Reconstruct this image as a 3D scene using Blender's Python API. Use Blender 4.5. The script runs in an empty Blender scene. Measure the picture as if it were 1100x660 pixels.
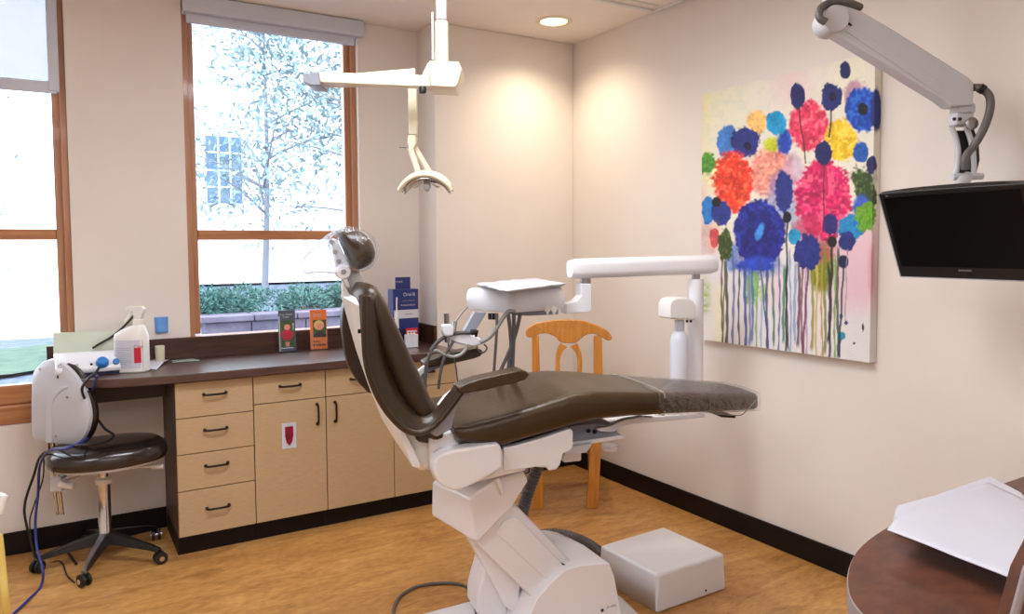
import bpy, bmesh, math, random
import numpy as np
from mathutils import Vector, Matrix, noise
random.seed(7); rng = np.random.default_rng(7)
SC = bpy.context.scene; COL = SC.collection
PI = math.pi

# ------------------------------------------------------------------ camera
CH = 1.4; YAW, PITCH, ROLL, F, CX, CY = .5478, .0537, .0064, 805., 550., 308.5
fw = Vector((math.sin(YAW)*math.cos(PITCH), math.cos(YAW)*math.cos(PITCH), -math.sin(PITCH)))
r0 = Vector((math.cos(YAW), -math.sin(YAW), 0)); d0 = fw.cross(r0)
RX = r0*math.cos(ROLL)+d0*math.sin(ROLL); DN = -r0*math.sin(ROLL)+d0*math.cos(ROLL)
CAM = Vector((0, 0, CH))
cd = bpy.data.cameras.new('camera'); cam = bpy.data.objects.new('camera', cd); COL.objects.link(cam)
m = Matrix.Identity(4)
for i in range(3):
    m[i][0] = RX[i]; m[i][1] = -DN[i]; m[i][2] = -fw[i]; m[i][3] = CAM[i]
cam.matrix_world = m
cd.sensor_width = 36; cd.sensor_fit = 'HORIZONTAL'; cd.lens = F/1100*36
cd.shift_y = (CY-330)/1100; cd.clip_start = .05; cd.clip_end = 200
SC.camera = cam

def ray(px, py): return RX*((px-CX)/F)+DN*((py-CY)/F)+fw
def dp(px, py, d): return CAM+ray(px, py)*d                       # a measured point at a distance
def on(px, py, ax, v):
    r = ray(px, py); return CAM+r*((v-CAM[ax])/r[ax])
# the dental chair's own frame: S towards the feet, T towards the near side
S = Vector((.973, -.232, 0)).normalized(); T = Vector((S.y, -S.x, 0)); O = Vector((1.08, 2.296, 0))
def W(px, py, t):
    r = ray(px, py); return CAM+r*((t-(CAM-O).dot(T))/r.dot(T))
def sz(px, py, t):
    q = W(px, py, t); return ((q-O).dot(S), q.z)
def C3(s, t, z): return O+S*s+T*t+Vector((0, 0, z))

# ------------------------------------------------------------------ materials
def lin(c):
    return tuple(((v/255)/12.92 if v/255 <= .04045 else ((v/255+.055)/1.055)**2.4) for v in c)+(1,)
def mat(name, rgb, rough=.5, metal=0., var=0., vscale=8., bump=0., bscale=60., coat=0., stretch=None, rgb2=None, spec=.5, trans=0., alpha=1.):
    m = bpy.data.materials.new(name); m.use_nodes = True; nt = m.node_tree; N = nt.nodes; L = nt.links
    b = N['Principled BSDF']
    b.inputs['Roughness'].default_value = rough; b.inputs['Metallic'].default_value = metal
    b.inputs['Specular IOR Level'].default_value = spec
    b.inputs['Coat Weight'].default_value = coat; b.inputs['Coat Roughness'].default_value = .08
    if trans: b.inputs['Transmission Weight'].default_value = trans
    if alpha < 1: b.inputs['Alpha'].default_value = alpha
    tc = N.new('ShaderNodeTexCoord'); mp = N.new('ShaderNodeMapping'); L.new(tc.outputs['Object'], mp.inputs[0])
    if stretch: mp.inputs['Scale'].default_value = stretch
    nz = N.new('ShaderNodeTexNoise'); nz.inputs['Scale'].default_value = vscale; nz.inputs['Detail'].default_value = 5
    L.new(mp.outputs[0], nz.inputs['Vector'])
    cr = N.new('ShaderNodeValToRGB'); L.new(nz.outputs['Fac'], cr.inputs[0])
    c = lin(rgb)
    if rgb2: a, z = lin(rgb2), c
    else:
        a = tuple(max(0, v*(1-var)) for v in c[:3])+(1,); z = tuple(min(1, v*(1+var)) for v in c[:3])+(1,)
    cr.color_ramp.elements[0].position = .32; cr.color_ramp.elements[0].color = a
    cr.color_ramp.elements[1].position = .68; cr.color_ramp.elements[1].color = z
    L.new(cr.outputs[0], b.inputs['Base Color'])
    if bump:
        n2 = N.new('ShaderNodeTexNoise'); n2.inputs['Scale'].default_value = bscale; n2.inputs['Detail'].default_value = 4
        L.new(mp.outputs[0], n2.inputs['Vector'])
        bp = N.new('ShaderNodeBump'); bp.inputs['Strength'].default_value = bump; bp.inputs['Distance'].default_value = .01
        L.new(n2.outputs['Fac'], bp.inputs['Height']); L.new(bp.outputs[0], b.inputs['Normal'])
    return m
def emis(name, rgb, st):
    m = bpy.data.materials.new(name); m.use_nodes = True; nt = m.node_tree; nt.nodes.clear()
    e = nt.nodes.new('ShaderNodeEmission'); e.inputs[0].default_value = lin(rgb); e.inputs[1].default_value = st
    o = nt.nodes.new('ShaderNodeOutputMaterial'); nt.links.new(e.outputs[0], o.inputs[0]); return m
def film(name, tint, gloss, rough=.05, milk=0., wr=40.):
    m = bpy.data.materials.new(name); m.use_nodes = True; nt = m.node_tree; N = nt.nodes; L = nt.links; N.clear()
    tr = N.new('ShaderNodeBsdfTransparent'); tr.inputs[0].default_value = tint
    gl = N.new('ShaderNodeBsdfGlossy'); gl.inputs['Roughness'].default_value = rough
    df = N.new('ShaderNodeBsdfTranslucent'); df.inputs[0].default_value = (.8, .85, .9, 1)
    d2 = N.new('ShaderNodeBsdfDiffuse'); d2.inputs[0].default_value = (.85, .88, .92, 1)
    md = N.new('ShaderNodeMixShader'); md.inputs[0].default_value = .5; L.new(df.outputs[0], md.inputs[1]); L.new(d2.outputs[0], md.inputs[2])
    a = N.new('ShaderNodeMixShader'); a.inputs[0].default_value = milk
    L.new(tr.outputs[0], a.inputs[1]); L.new(md.outputs[0], a.inputs[2])
    lw = N.new('ShaderNodeLayerWeight'); lw.inputs['Blend'].default_value = .25; lm = N.new('ShaderNodeMath'); lm.operation = 'MULTIPLY_ADD'; lm.inputs[1].default_value = gloss; lm.inputs[2].default_value = gloss*.15; L.new(lw.outputs['Facing'], lm.inputs[0])
    b = N.new('ShaderNodeMixShader'); L.new(lm.outputs[0], b.inputs[0]); L.new(a.outputs[0], b.inputs[1]); L.new(gl.outputs[0], b.inputs[2])
    if wr:
        tc = N.new('ShaderNodeTexCoord'); nz = N.new('ShaderNodeTexNoise'); nz.inputs['Scale'].default_value = wr; nz.inputs['Detail'].default_value = 3
        L.new(tc.outputs['Object'], nz.inputs['Vector']); bp = N.new('ShaderNodeBump'); bp.inputs['Strength'].default_value = .8; bp.inputs['Distance'].default_value = .02
        L.new(nz.outputs['Fac'], bp.inputs['Height']); L.new(bp.outputs[0], gl.inputs['Normal'])
    o = N.new('ShaderNodeOutputMaterial'); L.new(b.outputs[0], o.inputs[0]); return m

M_wall = mat('wall_paint', (230, 222, 215), .75, var=.015, vscale=3, bump=.05, bscale=300)
M_ceil = mat('ceiling_paint', (243, 234, 226), .85, var=.01, bump=.06, bscale=250)
M_wood = mat('window_wood', (186, 134, 98), .4, rgb2=(166, 112, 76), vscale=6, stretch=(9, 9, .6), coat=.3)
M_woodh = mat('window_wood_horizontal', (190, 130, 84), .4, rgb2=(164, 104, 62), vscale=6, stretch=(.6, 9, 9), coat=.3)
M_base = mat('rubber_base', (18, 10, 10), .45, var=.1, spec=.25)
M_blind = mat('blind_aluminium', (204, 210, 226), .45, var=.03)
M_cab = mat('cabinet_laminate', (186, 158, 122), .45, var=.05, vscale=30, stretch=(1, 1, 6))
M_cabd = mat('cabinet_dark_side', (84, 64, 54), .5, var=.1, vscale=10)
M_toe = mat('toe_kick_black', (18, 10, 10), .5, spec=.25)
M_gap = mat('cabinet_carcass', (60, 45, 36), .6)
M_ctr = mat('counter_laminate', (82, 50, 42), .4, rgb2=(58, 33, 28), vscale=14, stretch=(.5, 5, 5), coat=.9)
M_ctr.node_tree.nodes['Principled BSDF'].inputs['Coat Roughness'].default_value = .3
M_splash = mat('backsplash_laminate', (80, 48, 38), .35, rgb2=(54, 31, 26), vscale=14, stretch=(.5, 5, 5))
M_bronze = mat('dark_bronze', (42, 32, 30), .35, metal=.6)
M_white = mat('white_enamel', (232, 232, 239), .28, var=.01, coat=.25)
M_whitem = mat('white_plastic', (228, 226, 224), .4, var=.01)
M_cream = mat('cream_enamel', (226, 216, 190), .35, coat=.2)
M_grey = mat('grey_plastic', (146, 148, 162), .4, var=.03)
M_lgrey = mat('silver_grey_paint', (196, 198, 206), .4, coat=.1)
M_dgrey = mat('dark_grey_tube', (92, 88, 88), .42)
M_tgrey = mat('light_grey_tube', (150, 148, 146), .4)
M_lea = mat('brown_vinyl', (60, 43, 21), .32, var=.10, vscale=5, bump=.12, bscale=90, spec=.5)
M_lead = mat('dark_brown_vinyl', (50, 36, 21), .34, var=.12, vscale=5, bump=.12, bscale=90)
M_blk = mat('black_vinyl', (40, 32, 30), .22, var=.1, bump=.05, bscale=60, coat=.3)
M_black = mat('black_plastic', (14, 13, 14), .35)
M_rub = mat('black_rubber', (20, 20, 22), .5)
M_scr = mat('screen_black', (5, 5, 6), .3, spec=.15)
M_chr = mat('chrome', (210, 210, 214), .12, metal=1.)
M_stl = mat('brushed_steel', (160, 158, 160), .3, metal=1.)
M_oak = mat('honey_oak', (216, 148, 58), .32, rgb2=(194, 122, 42), vscale=9, stretch=(8, 8, .7), coat=.4)
M_tab = mat('walnut_tabletop', (104, 62, 42), .42, rgb2=(80, 46, 32), vscale=26, stretch=(1, 1.6, 1), coat=.15)
M_edge = mat('light_edge_band', (142, 130, 130), .4)
M_paper = mat('white_paper', (200, 200, 212), .6, var=.01, bump=.1, bscale=30)
M_blue = mat('blue_paper', (104, 160, 224), .6, var=.05)
M_bluep = mat('blue_plastic', (46, 124, 200), .3)
M_bcab = mat('blue_cable', (40, 52, 128), .45)
M_red = mat('red_print', (196, 22, 54), .5)
M_dred = mat('crimson_gloss', (176, 12, 50), .25, rgb2=(90, 6, 26), vscale=12)
M_navy = mat('navy_card', (32, 46, 112), .4, var=.06)
M_nblk = mat('navy_black_card', (24, 30, 62), .4)
M_org = mat('orange_card', (232, 118, 44), .4, var=.04)
M_slate = mat('slate_card', (72, 82, 92), .4, var=.12, vscale=30)
M_green = mat('pale_green_paper', (208, 216, 198), .6, var=.04)
M_ink = mat('black_ink', (24, 20, 22), .6)
M_gold = mat('blond_hair_print', (222, 186, 118), .6, var=.2, vscale=200)
M_skin = mat("skin_tone_print", (228, 150, 128), .6)
M_leafp = mat('green_print', (62, 84, 46), .6, var=.4, vscale=120)
M_photo = mat('photo_green_grey', (150, 168, 158), .35, var=.2, vscale=60)
M_yel = mat('aged_yellow_plastic', (214, 188, 104), .4)
M_clear = film('clear_film', (.96, .95, .93, 1), .45, .14, .035, 28)
M_bag = film('clear_bag', (.97, .98, 1, 1), .22, .10, .035, 30); M_tail = film('milky_bag', (.97, .98, 1, 1), .4, .2, .20, 34)
M_pane = film('window_glass', (.97, .985, .99, 1), .2, .01, 0, 0)
M_bottle = mat('frosted_bottle', (216, 220, 232), .35, trans=.0, coat=.2)
M_acr = film('clear_acrylic', (.96, .97, .98, 1), .2, .03, .01, 0)
M_fabric = film('shade_mesh', (.50, .50, .52, 1), .1, .5, .22, 0)
M_bulb = emis('downlight_lens', (255, 232, 196), 5)
M_fill = emis('fill_panel_lens', (255, 246, 236), 3)

# floor: warm sheet vinyl with wood-like cloudy grain
def floor_mat():
    m = bpy.data.materials.new('vinyl_floor'); m.use_nodes = True; nt = m.node_tree; N = nt.nodes; L = nt.links
    b = N['Principled BSDF']; tc = N.new('ShaderNodeTexCoord')
    mp = N.new('ShaderNodeMapping'); mp.inputs['Scale'].default_value = (2.0, 6, 1); mp.inputs['Rotation'].default_value = (0, 0, .12); L.new(tc.outputs['Object'], mp.inputs[0])
    a = N.new('ShaderNodeTexNoise'); a.inputs['Scale'].default_value = 2.2; a.inputs['Detail'].default_value = 8; a.inputs['Roughness'].default_value = .62; a.inputs['Distortion'].default_value = 1.1
    L.new(mp.outputs[0], a.inputs['Vector'])
    c = N.new('ShaderNodeTexNoise'); c.inputs['Scale'].default_value = 14; c.inputs['Detail'].default_value = 6; L.new(mp.outputs[0], c.inputs['Vector'])
    mx = N.new('ShaderNodeMath'); mx.operation = 'MULTIPLY_ADD'; mx.inputs[1].default_value = .35; L.new(c.outputs['Fac'], mx.inputs[0])
    m2 = N.new('ShaderNodeMath'); m2.operation = 'MULTIPLY'; m2.inputs[1].default_value = .65; L.new(a.outputs['Fac'], m2.inputs[0]); L.new(m2.outputs[0], mx.inputs[2])
    cr = N.new('ShaderNodeValToRGB'); e = cr.color_ramp.elements
    e[0].position = .36; e[0].color = lin((160, 110, 58)); e[1].position = .66; e[1].color = lin((212, 162, 98))
    n = e.new(.5); n.color = lin((190, 138, 78))
    L.new(mx.outputs[0], cr.inputs[0]); L.new(cr.outputs[0], b.inputs['Base Color'])
    b.inputs['Roughness'].default_value = .36; b.inputs['Specular IOR Level'].default_value = .45
    bp = N.new('ShaderNodeBump'); bp.inputs['Strength'].default_value = .06; bp.inputs['Distance'].default_value = .005
    L.new(c.outputs['Fac'], bp.inputs['Height']); L.new(bp.outputs[0], b.inputs['Normal'])
    return m
M_floor = floor_mat()

# ------------------------------------------------------------------ object helpers
ORG = {}
def thing(name, label, cat, loc=(0, 0, 0), group=None):
    o = bpy.data.objects.new(name, None); COL.objects.link(o); o.location = loc; o.empty_display_size = .05
    ORG[o.name] = Vector(loc); o['label'] = label; o['category'] = cat
    if group: o['group'] = group
    return o
def obj(name, bm, mt, parent=None, label=None, smooth=True, bevel=0., seg=2, angle=35, cat=None, group=None, kind=None, solid=0., subd=0, wn=False):
    org = ORG[parent.name] if parent else Vector((0, 0, 0))
    bm.normal_update()
    me = bpy.data.meshes.new(name)
    for v in bm.verts: v.co -= org
    bm.to_mesh(me); bm.free()
    o = bpy.data.objects.new(name, me); COL.objects.link(o)
    if parent: o.parent = parent
    ORG[o.name] = org
    for x in (mt if isinstance(mt, (list, tuple)) else [mt]): me.materials.append(x)
    if smooth:
        me.shade_smooth(); me.set_sharp_from_angle(angle=math.radians(angle))
    if solid:
        md = o.modifiers.new('thick', 'SOLIDIFY'); md.thickness = solid; md.offset = 0
    if bevel:
        md = o.modifiers.new('bevel', 'BEVEL'); md.width = bevel; md.segments = seg; md.limit_method = 'ANGLE'; md.angle_limit = math.radians(40)
        md.harden_normals = True
    if subd:
        md = o.modifiers.new('sub', 'SUBSURF'); md.levels = subd; md.render_levels = subd
    if label: o['label'] = label
    if cat: o['category'] = cat
    if group: o['group'] = group
    if kind: o['kind'] = kind
    return o
def NB(): return bmesh.new()
def box(bm, x0, x1, y0, y1, z0, z1, M=None, taper=0.):
    vs = []
    for z in (z0, z1):
        k = taper if z == z1 else 0
        for x, y in ((x0+k, y0+k), (x1-k, y0+k), (x1-k, y1-k), (x0+k, y1-k)):
            v = Vector((x, y, z)); vs.append(bm.verts.new(M @ v if M else v))
    for f in ((3, 2, 1, 0), (4, 5, 6, 7), (0, 1, 5, 4), (1, 2, 6, 5), (2, 3, 7, 6), (3, 0, 4, 7)): bm.faces.new([vs[i] for i in f])
    return bm
def obox(bm, c, ax, ay, az, hx, hy, hz):
    M = Matrix.Identity(4)
    for i in range(3): M[i][0] = ax[i]; M[i][1] = ay[i]; M[i][2] = az[i]; M[i][3] = c[i]
    return box(bm, -hx, hx, -hy, hy, -hz, hz, M)
def loft(bm, rings, cap=True, closed=True):
    R = [[bm.verts.new(p) for p in r] for r in rings]; n = len(R[0])
    for a, b in zip(R, R[1:]):
        for i in range(n if closed else n-1):
            j = (i+1) % n
            try: bm.faces.new((a[i], a[j], b[j], b[i]))
            except ValueError: pass
    if cap and closed:
        bm.faces.new(R[0][::-1]); bm.faces.new(R[-1])
    return bm
def prism(bm, near, far):
    """two matching outlines joined; near = outline seen from the camera side"""
    return loft(bm, [list(near), list(far)])
def prS(outline, t0, t1, bm=None, k=1.0, ds=0., dz=0.):
    """outline measured in the chair's side plane t0 and carried to t1 (scaled k about its centre)"""
    bm = bm or NB(); q = [sz(x, y, t0) for x, y in outline]
    cs = sum(a for a, b in q)/len(q); cz = sum(b for a, b in q)/len(q)
    prism(bm, [C3(a, t0, b) for a, b in q], [C3(cs+(a-cs)*k+ds, t1, cz+(b-cz)*k+dz) for a, b in q]); return bm
def prD(outline, d, th, bm=None):
    """outline measured at distance d, given a real thickness th away from the room's camera side"""
    bm = bm or NB(); h = Vector((fw.x, fw.y, 0)).normalized()
    q = [dp(x, y, d) for x, y in outline]; prism(bm, q, [p+h*th for p in q]); return bm
def smooth_path(pts, n=8):
    pts = [Vector(p) for p in pts]; P = [pts[0]*2-pts[1]]+pts+[pts[-1]*2-pts[-2]]; out = []
    for i in range(1, len(P)-2):
        a, b, c, d = P[i-1:i+3]
        for k in range(n):
            t = k/n; out.append(.5*((2*b)+(c-a)*t+(2*a-5*b+4*c-d)*t*t+(3*b-a-3*c+d)*t**3))
    out.append(pts[-1]); return out
def tube(bm, pts, r, n=10, sm=8, rr=None):
    P = smooth_path(pts, sm) if sm > 1 else [Vector(p) for p in pts]
    rings = []; up = None
    for i, p in enumerate(P):
        t = (P[min(i+1, len(P)-1)]-P[max(i-1, 0)]).normalized()
        if up is None: up = t.orthogonal().normalized()
        up = (up-t*up.dot(t)).normalized(); si = t.cross(up)
        q = rr(i/(len(P)-1)) if rr else r
        rings.append([p+(up*math.cos(a)+si*math.sin(a))*q for a in [2*PI*k/n for k in range(n)]])
    return loft(bm, rings)
def lathe(bm, prof, c, ax=(0, 0, 1), n=28):
    ax = Vector(ax).normalized(); u = ax.orthogonal().normalized(); v = ax.cross(u); c = Vector(c)
    return loft(bm, [[c+ax*h+(u*math.cos(2*PI*k/n)+v*math.sin(2*PI*k/n))*max(r, .0004) for k in range(n)] for r, h in prof])
def rrect(w, h, r, n=5):
    out = []
    for cx, cy, a0 in ((w-r, h-r, 0), (-w+r, h-r, PI/2), (-w+r, -h+r, PI), (w-r, -h+r, 1.5*PI)):
        for k in range(n+1):
            a = a0+PI/2*k/n; out.append((cx+r*math.cos(a), cy+r*math.sin(a)))
    return out
def text(name, s, size, M, mt, parent, ext=.0004, bold=0.):
    cu = bpy.data.curves.new('tmp', 'FONT'); cu.body = s; cu.size = size; cu.align_x = 'CENTER'; cu.align_y = 'CENTER'; cu.extrude = ext; cu.offset = bold
    to = bpy.data.objects.new('tmp', cu); COL.objects.link(to)
    bpy.context.view_layer.update()
    me = bpy.data.meshes.new_from_object(to); bpy.data.objects.remove(to); bpy.data.curves.remove(cu)
    bm = NB(); bm.from_mesh(me); bmesh.ops.transform(bm, matrix=M, verts=bm.verts); bpy.data.meshes.remove(me)
    return obj(name, bm, mt, parent, smooth=False)
def basis(c, ax, ay):
    ax = Vector(ax).normalized(); ay = Vector(ay); ay = (ay-ax*ay.dot(ax)).normalized(); az = ax.cross(ay); M = Matrix.Identity(4)
    for i in range(3): M[i][0] = ax[i]; M[i][1] = ay[i]; M[i][2] = az[i]; M[i][3] = c[i]
    return M
def struct(name, bm, mt, **k): return obj(name, bm, mt, kind='structure', **k)

# ------------------------------------------------------------------ room
XR, YA, YC, XJ, ZC = 2.81, 4.085, 3.855, 1.85, 2.66
XL, YB = -1.9, -1.6
struct('floor', box(NB(), XL-.1, XR+.1, YB-.1, YA+.25, -.05, 0), M_floor, smooth=False)
struct('ceiling', box(NB(), XL-.1, XR+.1, YB-.1, YA+.25, ZC, ZC+.1), M_ceil, smooth=False)
struct('wall_right', box(NB(), XR, XR+.12, YB-.1, YA+.25, 0, ZC), M_wall, smooth=False)
struct('wall_left', box(NB(), XL-.12, XL, YB-.1, YA+.25, 0, ZC), M_wall, smooth=False)
struct('wall_rear', box(NB(), XL, XR, YB-.12, YB, 0, ZC), M_wall, smooth=False)
W1 = (-1.15, .072, .598); W2 = (.577, 1.487, .93)     # window openings x0, x1, sill height
bm = NB(); y0, y1 = YA, YA+.2
box(bm, XL, W1[0], y0, y1, 0, ZC); box(bm, W1[0], W1[1], y0, y1, 0, W1[2]); box(bm, W1[1], W2[0], y0, y1, 0, ZC)
box(bm, W2[0], W2[1], y0, y1, 0, W2[2]); box(bm, W2[1], XR, y0, y1, 0, ZC)
struct('wall_front', bm, M_wall, smooth=False)
struct('wall_corner', box(NB(), XJ, XR, YC, YA, 0, ZC), M_wall, bevel=.006)
def base(name, x0, x1, y0, y1): struct(name, box(NB(), x0, x1, y0, y1, 0, .105), M_base, bevel=.004)
base('baseboard_right', XR-.012, XR, YB, YC)
base('baseboard_corner', XJ+.005, XR-.012, YC-.012, YC)
base('baseboard_front', XL, .44, YA-.012, YA)
base('baseboard_left', XL, XL+.012, YB, YA-.012)
# drop in the ceiling grid: trim that meets the right wall
bm = NB(); box(bm, -1.2, 2.785, 3.075, 3.10, ZC-.012, ZC); box(bm, -1.2, 2.75, 3.01, 3.02, ZC-.006, ZC); box(bm, 2.775, 2.80, .2, 3.10, ZC-.012, ZC)
struct('trim_1', bm, M_whitem, bevel=.002)

def window(name, x0, x1, zs, left_vis=True):
    F0 = YA+.035
    bm = NB(); w = .028
    box(bm, x0, x0+w, F0, F0+.1, zs, ZC); box(bm, x1-w, x1, F0, F0+.1, zs, ZC); box(bm, x0+w, x1-w, F0, F0+.1, ZC-w, ZC)
    fr = struct(name, bm, M_wood, bevel=.003)
    bm = NB(); a = x0+w-.002; b = x1-w+.002; sw = .034; g0 = F0+.03
    box(bm, a, a+sw, g0, g0+.05, zs+.03, ZC-w); box(bm, b-sw, b, g0, g0+.05, zs+.03, ZC-w)
    obj('sash', bm, M_wood, fr, bevel=.004)
    bm = NB(); box(bm, a+sw, b-sw, g0-.004, g0+.05, 1.446, 1.497)
    box(bm, a+sw, b-sw, g0-.002, g0+.05, 1.455, 1.475)
    obj('rail', bm, M_woodh, fr, bevel=.004)
    return fr, a+sw, b-sw, g0
fr, ga, gb, g0 = window('window_1', W1[0], W1[1], W1[2])
bm = NB(); box(bm, W1[0]+.028, W1[1]-.028, YA+.02, YA+.12, W1[2]+.0, W1[2]+.085); obj('sill', bm, M_woodh, fr, bevel=.008)
bm = NB(); box(bm, ga, gb, g0, g0+.05, W1[2]+.085, W1[2]+.175); obj('bottom_rail', bm, M_woodh, fr, bevel=.006)
bm = NB(); box(bm, ga, gb, g0+.02, g0+.026, W1[2]+.17, ZC-.03); obj('pane', bm, M_pane, fr, smooth=False)
fr, ga, gb, g0 = window('window_2', W2[0], W2[1], W2[2])
bm = NB(); box(bm, W2[0]+.028, W2[1]-.028, YA+.03, YA+.12, W2[2], W2[2]+.02); obj('sill', bm, M_woodh, fr, bevel=.003)
bm = NB(); box(bm, ga, gb, g0+.02, g0+.026, W2[2]+.02, ZC-.03); obj('pane', bm, M_pane, fr, smooth=False)

# roller shades
sh = thing('roller_shade', 'closed-up roller shade with blue-grey metal valance above the window behind the counter', 'window shade', (1.03, YA, 2.5))
obj('valance', box(NB(), .582, 1.511, YA-.05, YA+.032, 2.572, 2.655), M_blind, sh, bevel=.003)
bm = NB(); tube(bm, [(.60, YA+.0, 2.60), (1.47, YA+.0, 2.60)], .022, 14, 1); obj('roll', bm, M_blind, sh)
bm = NB(); box(bm, .60, 1.468, YA-.012, YA+.012, 2.527, 2.572); obj('hem_bar', bm, M_blind, sh, bevel=.004)
sh = thing('roller_shade', 'half-lowered translucent mesh roller shade in the left window', 'window shade', (-.5, YA, 2.3))
obj('side_channel', box(NB(), .004, .047, YA-.012, YA+.03, 2.13, ZC-.002), M_blind, sh, bevel=.003)
obj('fabric', box(NB(), W1[0]+.03, .006, YA+.008, YA+.010, 2.17, ZC-.03), M_fabric, sh, smooth=False)
obj('hem_bar', box(NB(), W1[0]+.03, .036, YA-.006, YA+.02, 2.12, 2.172), M_blind, sh, bevel=.004)
obj('roll', box(NB(), W1[0]+.03, .036, YA-.012, YA+.03, ZC-.06, ZC-.004), M_blind, sh, bevel=.01)

# ------------------------------------------------------------------ corner downlight, plus added unseen fill lights
LX, LY = 2.43, 3.515
dl = thing('recessed_downlight', 'round recessed ceiling downlight glowing warm near the corner', 'ceiling light', (LX, LY, ZC))
bm = NB(); lathe(bm, [(.105, 0), (.103, -.006), (.082, -.008), (.078, -.004), (.078, -.002), (.105, 0)], (LX, LY, ZC)); obj('trim_ring', bm, M_cream, dl)
bm = NB(); lathe(bm, [(.076, -.001), (.07, -.004), (0, -.006)], (LX, LY, ZC)); obj('lens', bm, M_bulb, dl, label='glowing frosted lens')
def lamp(name, kind, loc, energy, col, **k):
    l = bpy.data.lights.new(name, kind); l.energy = energy; l.color = col
    for a, b in k.items(): setattr(l, a, b)
    o = bpy.data.objects.new(name, l); COL.objects.link(o); o.location = loc; return o
lamp('downlight_lamp', 'SPOT', (LX, LY, ZC-.02), 47, (1, .84, .62), spot_size=math.radians(142), spot_blend=1.0, shadow_soft_size=.07)
for k, (x, y) in enumerate(((2.0, 2.2), (1.3, 1.6))):  # added unseen downlights, warm fill for the walls
    dl = thing('recessed_downlight', 'added out-of-view ceiling downlight giving warm fill light', 'ceiling light', (x, y, ZC), 'added fill downlights')
    bm = NB(); lathe(bm, [(.105, 0), (.103, -.006), (.082, -.008), (.078, -.004), (.078, -.002), (.105, 0)], (x, y, ZC)); obj('trim_ring', bm, M_cream, dl)
    bm = NB(); lathe(bm, [(.076, -.001), (.07, -.004), (0, -.006)], (x, y, ZC)); obj('lens', bm, M_bulb, dl)
    lamp('downlight_lamp', 'SPOT', (x, y, ZC-.02), 24, (1, .88, .72), spot_size=math.radians(160), spot_blend=1.0, shadow_soft_size=.12)
for i, (x, y, en) in enumerate(((.85, 2.0, 34), (-1.0, .9, 30), (.5, -.9, 22))):  # added unseen panels, placed to brighten the room and its back wall
    t = thing('fill_panel', 'added out-of-view ceiling panel giving interior fill light', 'ceiling light', (x, y, ZC), 'added fill panels')
    obj('frame', box(NB(), x-.62, x+.62, y-.32, y+.32, ZC-.03, ZC-.001), M_whitem, t, bevel=.004)
    obj('diffuser', box(NB(), x-.58, x+.58, y-.28, y+.28, ZC-.036, ZC-.031), M_fill, t, smooth=False)
    lamp('fill_lamp', 'AREA', (x, y, ZC-.045), en, (.84, .92, 1.0), shape='RECTANGLE', size=1.1, size_y=.5)

# ------------------------------------------------------------------ counter and cabinets
ZT = .845
ct = thing('countertop', 'long dark brown laminate countertop curving to the wall at its left end', 'countertop', (1.1, 3.8, ZT))
front = [(XJ, 3.575), (1.4, 3.57), (1.0, 3.568), (.6, 3.57), (.43, 3.574), (.31, 3.582), (.2, 3.605), (.11, 3.66), (.03, 3.74), (-.02, 3.83), (-.05, 3.94), (-.05, YA-.001)]
fp = [Vector((x, y, 0)) for x, y in front]
outl = [(p.x, p.y) for p in fp]+[(XJ, YA-.001)]
bm = NB(); prism(bm, [Vector((x, y, ZT)) for x, y in outl], [Vector((x, y, ZT-.038)) for x, y in outl]); obj('top', bm, M_ctr, ct, bevel=.004)
obj('backsplash', box(NB(), -.045, XJ-.02, YA-.02, YA-.001, ZT, ZT+.108), M_splash, ct, bevel=.002)
obj('side_splash', box(NB(), XJ-.02, XJ-.001, YC, YA-.001, ZT, ZT+.108), M_splash, ct, bevel=.002)
bm = NB(); box(bm, .035, .44, YA-.10, YA-.001, .68, ZT-.04); obj('apron', bm, M_cabd, ct, bevel=.002)

YF = 3.612
def handle(parent, c, horiz=True):
    bm = NB(); L = .048; a = Vector((1, 0, 0)) if horiz else Vector((0, 0, 1)); o = Vector((0, -1, 0)); c = Vector(c)
    tube(bm, [c-a*L, c-a*L+o*.014, c-a*(L-.012)+o*.024, c+o*.026, c+a*(L-.012)+o*.024, c+a*L+o*.014, c+a*L], .0052, 8, 5)
    for s in (-1, 1): lathe(bm, [(.008, 0), (.007, .005), (.004, .008)], c+a*L*s, o, 10)
    obj('handle', bm, M_bronze, parent)
def front_panel(name, par, x0, x1, z0, z1, hp, horiz):
    f = obj(name, box(NB(), x0+.002, x1-.002, YF, YF+.018, z0+.002, z1-.002), M_cab, par, bevel=.0015)
    handle(f, (hp[0], YF, hp[1]), horiz); return f
xs = [.438, .776, 1.122, 1.478, 1.845]
labs = ['base cabinet of four beige drawers, leftmost, beside the knee space', 'beige base cabinet with one drawer and a door bearing a red and white sticker',
        'beige base cabinet with drawer and door, right of the cabinet with the red sticker', 'beige base cabinet at the right end, mostly behind the dental chair']
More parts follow.
